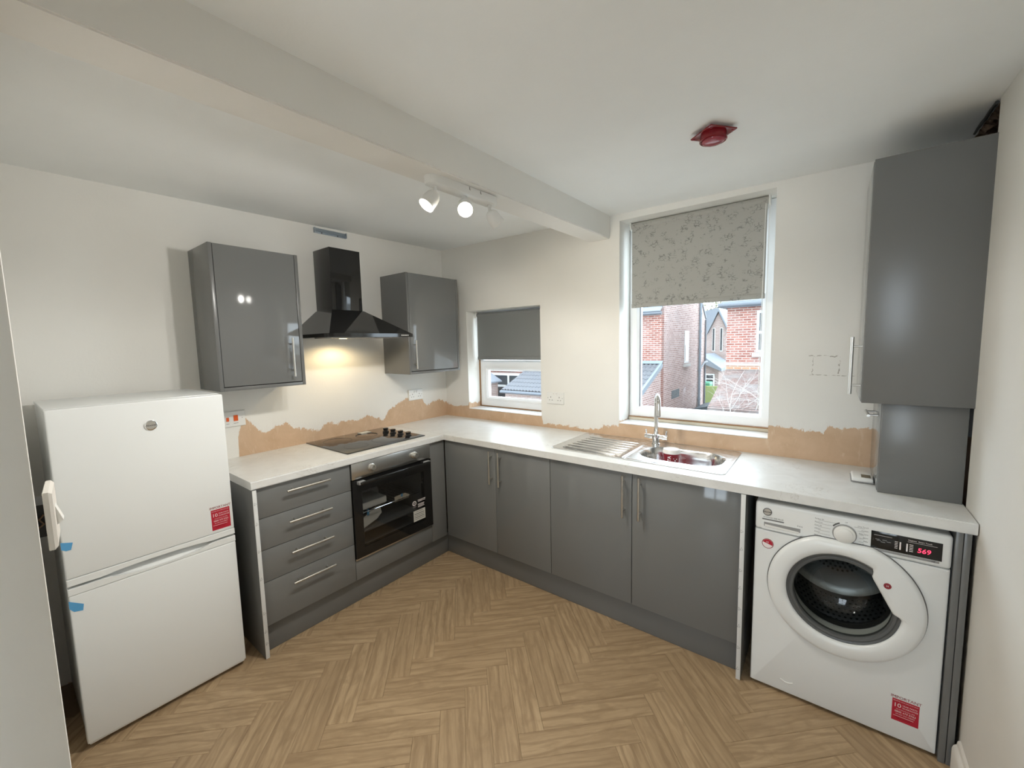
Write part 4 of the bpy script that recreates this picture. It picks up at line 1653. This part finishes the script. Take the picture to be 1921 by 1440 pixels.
tag(o, 'rough brown broken plaster at the ceiling corner above the boiler cupboard', 'plaster')

# ================================================================== CEILING TRACK LIGHT
SPILL_AXIS = {.03: (Vector((-.55, -.06, -1)), 8.5), .52: (Vector((.04, -.08, -1)), 8.), .99: (Vector((.15, .40, -1)), 5.2)}
zc = 2.212 + .0155 * -1.3
t = thing('spotlight_bar', 'white bar of three adjustable spotlights under the ceiling beam', 'ceiling light', (1.539, -1.295, zc))
bm = new()
a0, a1 = Vector((1.534, -1.457, 0)), Vector((1.545, -1.133, 0))
dv = (a1 - a0).normalized()
nv = Vector((-dv.y, dv.x, 0))
def stad(r, z):
    out = []
    for c, s in ((a1, 0), (a0, PI)):
        for k in range(13):
            a = -PI / 2 + PI * k / 12 + s
            out.append(c + dv * math.cos(a) * r + nv * math.sin(a) * r + Vector((0, 0, z)))
    return out
loft(bm, [stad(.031, zc - .001), stad(.031, zc - .027), stad(.0295, zc - .032), stad(.026, zc - .034)], True, True)
obj('mounting_bar', bm, 'white_plastic', t)
for f in (.52, .72):
    bm = new()
    c = a0 + (a1 - a0) * f - nv * .0316
    tube(bm, [c + Vector((0, 0, zc - .004)), c + Vector((0, 0, zc - .014)), c + dv * .004 + Vector((0, 0, zc - .015))], .0013, 6)
    obj('fixing_clip', bm, 'grey_ink', t)
cr_, cd_ = Vector((.79, .613, 0)), Vector((-.613, .79, 0))
heads = ((.03, cr_ * -.48 - cd_ * .36 - Vector((0, 0, .76)), 8.), (.52, cr_ * .10 - cd_ * .80 - Vector((0, 0, .62)), 7.), (.99, cr_ * .58 + cd_ * .30 - Vector((0, 0, .72)), 3.))
for f, dr_, lit in heads:
    dr_ = dr_.normalized()
    c = a0 + (a1 - a0) * f
    top = c + Vector((0, 0, zc - .034))
    piv = top + Vector((0, 0, -.030))
    bm = new()
    cyl(bm, top, piv, .0065, n=14)
    lathe(bm, [(.0095, 0), (.0095, .006)], top, (0, 0, -1), 18)
    arm = obj('arm', bm, 'white_plastic', t)
    bm = new()
    b0 = piv - dr_ * .004
    lathe(bm, [(.010, -.002), (.020, .004), (.0275, .016), (.0305, .034), (.0315, .066), (.0305, .0685), (.029, .066), (.028, .050)], b0, dr_, 36, True, False)
    sh = obj('spot_shade', bm, 'white_plastic', t)
    bm = new()
    lathe(bm, [(.0275, .052), (.0275, .060), (.022, .064), (.010, .066), (.002, .0662)], b0, dr_, 32, True, True)
    obj('bulb', bm, 'lamp_glow' if lit else 'white_plastic', sh)
    if lit:
        # the beam of the lamp, and the wide spill of its frosted front
        for axis_, pw, size_, bl in ((dr_, lit, 125, .8), (SPILL_AXIS[f][0], SPILL_AXIS[f][1], 176, .25)):
            ld = bpy.data.lights.new('spot_bulb_light', 'SPOT')
            ld.energy = pw
            ld.color = (1, .90, .72) if f > .9 else (1, .97, .91)
            ld.shadow_soft_size = .027
            ld.spot_size = math.radians(size_)
            ld.spot_blend = bl
            lo = bpy.data.objects.new('spot_bulb_light', ld)
            COL.objects.link(lo)
            lo.parent = t
            lo.location = b0 + dr_ * .100 - WL[t.name]
            lo.rotation_euler = axis_.to_track_quat('-Z', 'Y').to_euler()

# ================================================================== FIRE ALARM SOUNDER
ax, ay = 2.386, -.806
az = cz(ax, ay)
t = thing('fire_alarm_sounder', 'red fire alarm sounder on the ceiling', 'fire alarm', (ax, ay, az))
bm = new()
box(bm, -.057, .057, -.057, .057, -.018, -.012, .002)
bmesh.ops.rotate(bm, verts=bm.verts, matrix=Matrix.Rotation(math.radians(-39), 3, 'Z'))
bmesh.ops.translate(bm, verts=bm.verts, vec=(ax, ay, az))
obj('base_plate', bm, 'red_plastic', t)
bm = new()
cyl(bm, (ax, ay, az - .0005), (ax, ay, az - .013), .036, n=28)
obj('mounting_boss', bm, 'red_plastic', t)
bm = new()
lathe(bm, [(.046, .017), (.048, .033), (.048, .039), (.0455, .041), (.043, .038), (.041, .037)], (ax, ay, az), (0, 0, -1), 48)
obj('rim', bm, 'red_plastic', t)
bm = new()
lathe(bm, [(.041, .036), (.039, .043), (.031, .048), (.018, .051), (.003, .0515)], (ax, ay, az), (0, 0, -1), 48)
obj('lens', bm, 'red_lens', t)
for k in range(4):
    a = math.radians(-39 + 45 + 90 * k)
    bm = new()
    c = Vector((ax + .066 * math.cos(a), ay + .066 * math.sin(a), az - .018))
    lathe(bm, [(.0045, 0), (.0045, .002), (.002, .003)], c, (0, 0, -1), 14)
    obj('screw', bm, 'red_ink', t)

# ================================================================== OUTSIDE
GZ = -3.0
bm = new()
box(bm, -40, 30, .3, 80, GZ - .3, GZ)
struct('ground', bm, 'yard_ground')
AY, AX = 12.5, -2.09           # neighbouring house: rear face and its right corner
BY = 18.9
hs = thing('brick_house', 'red brick house with a narrow side window seen through the left of the large window', 'house', (-6, 15, GZ))
bm = new()
box(bm, -12, AX, AY, AY + .25, GZ, 2.50)
obj('rear_wall', bm, 'brick_red_front', hs)
bm = new()
prism(bm, [(AY + .25, GZ), (BY, GZ), (BY, 2.50), (AY + .25 + 3.2, 5.2), (AY + .25, 2.72)], 'yz', AX - .25, AX)
obj('side_wall', bm, 'brick_red_side', hs)
bm = new()
prism(bm, [(AY - .22, 2.56), (AY - .22, 2.64), (AY + 3.4, 5.45), (BY + .3, 2.66), (BY + .3, 2.56), (AY + 3.4, 5.35)], 'yz', -12, AX - .02)
rf = obj('roof', bm, 'slate', hs)
for k in range(9):
    bm = new()
    z = 2.60 + k * .14
    y = AY - .26 + k * .18
    n = 60
    ring_a, ring_b = [], []
    prism(bm, [(y, z), (y, z + .035), (y + .25, z + .215), (y + .25, z + .18)], 'yz', -7.0, AX + .03)
    obj('slate_course', bm, 'slate', rf)
bm = new()
tube(bm, [(-12, AY - .20, 2.54), (AX + .05, AY - .20, 2.54)], .062, 10)
obj('gutter', bm, 'pipe_grey', hs)
bm = new()
py_ = AY + 5.2
tube(bm, [(AX + .07, py_, 4.4), (AX + .07, py_, GZ)], .055, 10)
for z in (2.7, 1.9, 1.1, .1, -1.2):
    cyl(bm, (AX + .07, py_, z), (AX + .07, py_, z + .07), .075, n=10)
obj('soil_pipe', bm, 'lead_flashing', hs)
bm = new()
tube(bm, [(AX + .05, BY - .1, 2.5), (AX + .05, BY - .1, GZ)], .04, 8)
tube(bm, [(AX + .07, py_ + .05, .20), (AX + .12, py_ + .7, .5), (AX + .12, BY, .5)], .045, 8)
obj('rainwater_pipe', bm, 'pipe_grey', hs)
wy = 15.72
wd = new()
box(wd, AX - .02, AX + .02, wy - .32, wy + .32, .60, 1.95)
wo = obj('side_window', wd, 'painted_frame', hs)
bm = new()
box(bm, AX + .02, AX + .03, wy - .24, wy + .24, .68, 1.35)
obj('pane', bm, 'dark_pane', wo)
bm = new()
box(bm, AX - .01, AX + .08, wy - .42, wy + .42, .44, .56)
obj('window_sill', bm, 'stone', hs)
bm = new()
box(bm, AX, AX + .01, 13.75, 14.75, -.72, -.40)
obj('blocked_vent', bm, 'dark_shed', hs)
# lean-to with interlocking tiles
lt = thing('lean_to', 'low brick lean-to with a grey tiled roof outside both windows', 'outbuilding', (-4.8, 11.4, GZ))
LX0, LX1, LY0, LY1, LZ0, LZ1 = -7.67, -2.08, 10.12, AY - .01, -.27, .70
bm = new()
box(bm, LX0 + .1, LX1 - .02, LY0 + .12, LY0 + .34, GZ, LZ0 + .02)
obj('front_wall', bm, 'brick_pale_front', lt)
bm = new()
prism(bm, [(LY0 + .34, GZ), (LY1, GZ), (LY1, LZ1 - .12), (LY0 + .34, LZ0 + .02)], 'yz', LX1 - .26, LX1 - .02)
obj('side_wall', bm, 'brick_red_side', lt)
bm = new()
prism(bm, [(LY0 + .34, GZ), (LY1, GZ), (LY1, LZ1 - .12), (LY0 + .34, LZ0 + .02)], 'yz', LX0 + .1, LX0 + .3)
obj('side_wall', bm, 'brick_red_side', lt)
bm = new()
prism(bm, [(LY0, LZ0 - .05), (LY0, LZ0), (LY1, LZ1), (LY1, LZ1 - .05)], 'yz', LX0, LX1 - .03)
rf = obj('roof', bm, 'tile_grey', lt)
sl_ = Vector((0, LY1 - LY0, LZ1 - LZ0))
slen = sl_.length
sd = sl_.normalized()
sn = Vector((0, -sd.z, sd.y))
bm = new()
TW = (LX1 - LX0) / 19
nn = 8
r0, r1, r2 = [], [], []
for k in range(nn + 1):
    x = TW * k / nn
    h = .045 * (.5 - .5 * math.cos(2 * PI * 2 * k / nn))
    r0.append(Vector((x, 0, 0)) + sn * (.030 + h) - sd * .0)
    r1.append(Vector((x, 0, 0)) + sd * .36 + sn * (.006 + h))
    r2.append(Vector((x, 0, 0)) + sn * (.002 + h))
A = [bm.verts.new(v) for v in r0]
B = [bm.verts.new(v) for v in r1]
C_ = [bm.verts.new(v) for v in r2]
for k in range(nn):
    bm.faces.new((A[k], A[k + 1], B[k + 1], B[k]))
    bm.faces.new((C_[k], C_[k + 1], A[k + 1], A[k]))
tile_me = bpy.data.meshes.new('roof_tile')
bm.to_mesh(tile_me)
bm.free()
tile_me.materials.append(M['tile_grey'])
tile_me.shade_smooth()
tile_me.set_sharp_from_angle(angle=.9)
for i in range(19):
    for j in range(8):
        o = bpy.data.objects.new('roof_tile', tile_me)
        COL.objects.link(o)
        o.parent = rf
        o.location = Vector((LX0 + TW * i, LY0, LZ0)) + sd * (slen / 8 * j) - WL[rf.name]
bm = new()
prism(bm, [(LY0 - .02, LZ0 - .10), (LY0 - .02, LZ0 + .08), (LY1, LZ1 + .08), (LY1, LZ1 - .10)], 'yz', LX1 - .03, LX1 + .05)
obj('verge', bm, 'lead_flashing', lt)
bm = new()
prism(bm, [(AY - .14, LZ1 + .03), (AY - .14, LZ1 + .05), (AY - .012, LZ1 + .13), (AY - .012, LZ1 + .02)], 'yz', LX0, LX1 + .05)
obj('flashing', bm, 'lead_flashing', lt)
bm = new()
tube(bm, [(LX0, LY0 - .06, LZ0 - .06), (LX1, LY0 - .06, LZ0 - .06)], .06, 10)
obj('gutter', bm, 'pipe_grey', lt)
# rear wall features seen through the small window
bm = new()
for k in range(5):
    box(bm, -10.6 + k * .56, -10.06 + k * .56, AY - .06, AY - .002, .30, .52)
st = obj('stone_lintel', bm, 'stone', hs)
wd = new()
hole_wall(wd, [-10.2, -10.08, -9.2, -9.1, -8.2, -8.1], [-1.3, -1.2, -.45, -.35, .10, .2], {(1, 1), (3, 1), (1, 3), (3, 3)}, lambda u, w, t_: (u, t_, w), AY - .05, AY - .004)
wo = obj('rear_window', wd, 'painted_frame', hs)
bm = new()
box(bm, -10.1, -8.15, AY - .03, AY - .02, -1.25, .15)
obj('pane', bm, 'dark_pane', wo)
# small slate-roofed outhouse further left
oh = thing('slate_outhouse', 'small brick outhouse with a slate roof at the far left of the small window', 'outbuilding', (-9.6, 10.3, GZ))
bm = new()
box(bm, -11.2, -8.75, 9.8, 11.2, GZ, -.02)
obj('walls', bm, 'brick_pale_front', oh)
bm = new()
prism(bm, [(-11.4, .02), (-8.6, -.08), (-8.6, -.02), (-9.6, .52), (-10.2, .62), (-11.4, .1)], 'xz', 9.6, 11.3)
obj('roof', bm, 'slate', oh)
# right-hand house and its clay-tiled lean-to
DY, DX = 12.0, .11
h2 = thing('brick_house', 'bright red brick house behind the clay roof at the right of the large window', 'house', (2.5, 14, GZ))
bm = new()
box(bm, DX, 6.0, DY, DY + .25, .80, 2.53)
obj('upper_wall', bm, 'brick_red_front', h2)
bm = new()
box(bm, DX, 6.0, DY, DY + .25, GZ, .72)
obj('lower_wall', bm, 'brick_orange_front', h2)
bm = new()
box(bm, DX, DX + .25, DY + .25, DY + 6, GZ, 2.53)
obj('side_wall', bm, 'brick_red_side', h2)
bm = new()
box(bm, DX - .02, 6.0, DY - .05, DY + .2, .72, .80)
obj('stone_band', bm, 'stone', h2)
bm = new()
prism(bm, [(DY - .28, 2.52), (DY - .28, 2.70), (DY + 3, 4.8), (DY + 6, 2.7), (DY + 6, 2.52)], 'yz', DX - .12, 6.1)
obj('roof', bm, 'slate', h2)
bm = new()
tube(bm, [(DX - .2, DY - .30, 2.60), (6, DY - .30, 2.60)], .07, 10)
obj('gutter', bm, 'pipe_grey', h2)
bm = new()
hole_wall(bm, [.93, 1.0, 1.75, 1.82], [1.12, 1.20, 1.70, 1.78, 2.32, 2.40], {(1, 1), (1, 3)}, lambda u, w, t_: (u, t_, w), DY - .02, DY - .002)
wo = obj('window', bm, 'painted_frame', h2)
bm = new()
box(bm, .98, 1.77, DY - .012, DY - .006, 1.18, 2.34)
obj('pane', bm, 'dark_pane', wo)
bm = new()
box(bm, .84, 1.92, DY - .10, DY - .002, 1.0, 1.11)
obj('window_sill', bm, 'stone', h2)
ct = thing('clay_tiled_lean_to', 'lean-to with a pinkish clay tiled roof below the right of the large window', 'outbuilding', (2, 10.7, GZ))
EX0, EY0, EZ0, EZ1 = .134, 9.5, -.33, .60
bm = new()
steps = 26
prof = []
for k in range(steps):
    y = EY0 + (DY - EY0) * k / steps
    z = EZ0 + (EZ1 - EZ0) * k / steps
    prof += [(y, z + .020), (y + (DY - EY0) / steps, z + .020 + (EZ1 - EZ0) / steps - .018)]
prof += [(DY - .001, EZ1), (DY - .001, EZ1 - .12), (EY0, EZ0 - .06)]
prism(bm, prof, 'yz', EX0, 5.5)
obj('tiled_roof', bm, 'tile_clay', ct, 0)
bm = new()
box(bm, EX0 + .08, 5.4, EY0 + .1, EY0 + .3, GZ, EZ0 - .03)
obj('front_wall', bm, 'brick_red_front', ct)
bm = new()
prism(bm, [(EY0 + .3, GZ), (DY - .002, GZ), (DY - .002, EZ1 - .13), (EY0 + .3, EZ0 - .0)], 'yz', EX0 + .08, EX0 + .3)
obj('side_wall', bm, 'brick_red_side', ct)
# far gabled house
h3 = thing('gabled_house', 'distant grey gabled house with tall narrow windows beyond the yards', 'house', (-2.9, 29, GZ))
FY3 = 28.0
bm = new()
prism(bm, [(-4.6, GZ), (-2.72, GZ), (-2.72, 2.0), (-3.33, 3.35), (-3.95, 2.0), (-4.6, 2.0)], 'xz', FY3, FY3 + 5)
obj('gable_wall', bm, 'brick_pale_front', h3)
bm = new()
prism(bm, [(-4.7, 1.9), (-4.02, 1.9), (-3.33, 3.45), (-2.64, 1.9), (-2.62, 2.05), (-3.33, 3.68), (-4.7, 3.4)], 'xz', FY3 - .15, FY3 + 5)
obj('roof', bm, 'slate', h3)
for xa in (-3.60, -3.12):
    bm = new()
    box(bm, xa - .09, xa + .09, FY3 - .02, FY3 - .002, .75, 2.35)
    wo = obj('window', bm, 'stone', h3)
    bm = new()
    box(bm, xa - .06, xa + .04, FY3 - .03, FY3 - .02, .82, 2.3)
    obj('pane', bm, 'dark_pane', wo)
bm = new()
prism(bm, [(-4.0, GZ), (-2.55, GZ), (-2.55, -.25), (-4.0, .45)], 'xz', 24.5, 27.9)
ex = obj('extension', bm, 'brick_pale_front', h3)
bm = new()
prism(bm, [(-4.15, .45), (-2.35, -.33), (-2.35, -.16), (-3.5, .66), (-4.15, .62)], 'xz', 24.2, 27.9)
obj('extension_roof', bm, 'slate', h3)
bm = new()
hole_wall(bm, [-3.30, -3.22, -2.84, -2.76], [-1.45, -1.36, -.85, -.78, -.58, -.50], {(1, 1), (1, 3)}, lambda u, w, t_: (u, t_, w), 24.42, 24.49)
wo = obj('window', bm, 'painted_frame', h3)
bm = new()
box(bm, -3.24, -2.82, 24.46, 24.48, -1.4, -.54)
obj('pane', bm, 'dark_pane', wo)
# yard wall, bin and shed
bm = new()
box(bm, -3.35, -1.35, 21.5, 21.65, GZ, -.95, .01)
yw = tag(obj('yard_wall', bm, 'fence_green'), 'mossy yellow green yard wall between the brick houses', 'wall')
b = thing('wheelie_bin', 'green wheelie bin behind the mossy yard wall', 'bin', (-2.85, 22.4, GZ))
bm = new()
loft(bm, [[Vector((-2.85 + s * w, 22.4 + q * w, z)) for s, q in ((-1, -1), (1, -1), (1, 1), (-1, 1))] for w, z in ((.24, GZ), (.33, -1.05))], True, True)
obj('body', bm, 'bin_green', b)
bm = new()
box(bm, -3.2, -2.5, 22.05, 22.75, -1.05, -.80, .05)
obj('lid', bm, 'bin_green', b)
bm = new()
prism(bm, [(-1.85, GZ), (-.6, GZ), (-.6, -1.45), (-1.3, -1.25), (-1.85, -1.4)], 'xz', 16.0, 18.0)
tag(obj('dark_shed', bm, 'dark_shed'), 'dark shed in the gap between the two brick houses', 'shed')
# bare creeper over the clay roof
random.seed(5)
def twig(bm, p, d, l, r, lev):
    pts = [p]
    for k in range(5):
        d = (d + Vector((random.uniform(-.25, .25), random.uniform(-.12, .12), random.uniform(-.25, .25)))).normalized()
        pts.append(pts[-1] + d * l / 5)
    tube(bm, pts, [r * (1 - .12 * k) for k in range(6)], 5)
    if lev:
        for k in range(3):
            twig(bm, pts[1 + k], (d + Vector((random.uniform(-1, 1), random.uniform(-.3, .3), random.uniform(-.8, .8)))).normalized(), l * .6, r * .6, lev - 1)
bm = new()
for k in range(6):
    twig(bm, Vector((.5 + .35 * k, 9.3, -1.0 + .1 * k)), Vector((random.uniform(-.8, .5), .25, .8)), random.uniform(1.2, 1.9), .012, 2)
twig(bm, Vector((.3, 9.2, -.8)), Vector((-.9, .2, .05)), 1.6, .008, 2)
tag(obj('bare_creeper', bm, 'twig'), 'tangle of bare creeper stems over the clay tiled roof', 'creeper')
# trees on the skyline
def tree(label, x, y, h, leafmat, nleaf, seed):
    random.seed(seed)
    t = thing('tree', label, 'tree', (x, y, GZ), 'trees on the skyline')
    bm = new()
    tips = []
    def grow(p, d, l, r, lev):
        pts = [p]
        for k in range(4):
            d = (d + Vector((random.uniform(-.2, .2), random.uniform(-.2, .2), .08))).normalized()
            pts.append(pts[-1] + d * l / 4)
        tube(bm, pts, [r * (1 - .1 * k) for k in range(5)], 6)
        tips.extend(pts[2:])
        if lev:
            for k in range(4):
                grow(pts[2 + k % 3], (d * .7 + Vector((random.uniform(-1, 1), random.uniform(-1, 1), random.uniform(-.1, .8)))).normalized(), l * .62, r * .55, lev - 1)
    grow(Vector((x, y, GZ)), Vector((0, 0, 1)), h * .5, .16, 3)
    obj('branches', bm, 'bark', t)
    bm = new()
    for k in range(nleaf):
        c = random.choice(tips) + Vector([random.gauss(0, .35) for _ in range(3)])
        s = random.uniform(.05, .12)
        a = Vector([random.uniform(-1, 1) for _ in range(3)]).normalized()
        u, w, q = frame_of(a)
        bm.faces.new([bm.verts.new(c + w * s), bm.verts.new(c + q * s * .6), bm.verts.new(c - w * s), bm.verts.new(c - q * s * .6)])
    o = obj('foliage', bm, leafmat, t, 0)
    o['kind'] = 'stuff'
tree('yellow green tree rising above the gabled house roof', -5.2, 36, 11.5, 'leaf', 2200, 21)
tree('nearly bare pale tree beside the right hand brick house', -2.6, 34, 10, 'leaf_bare', 900, 33)
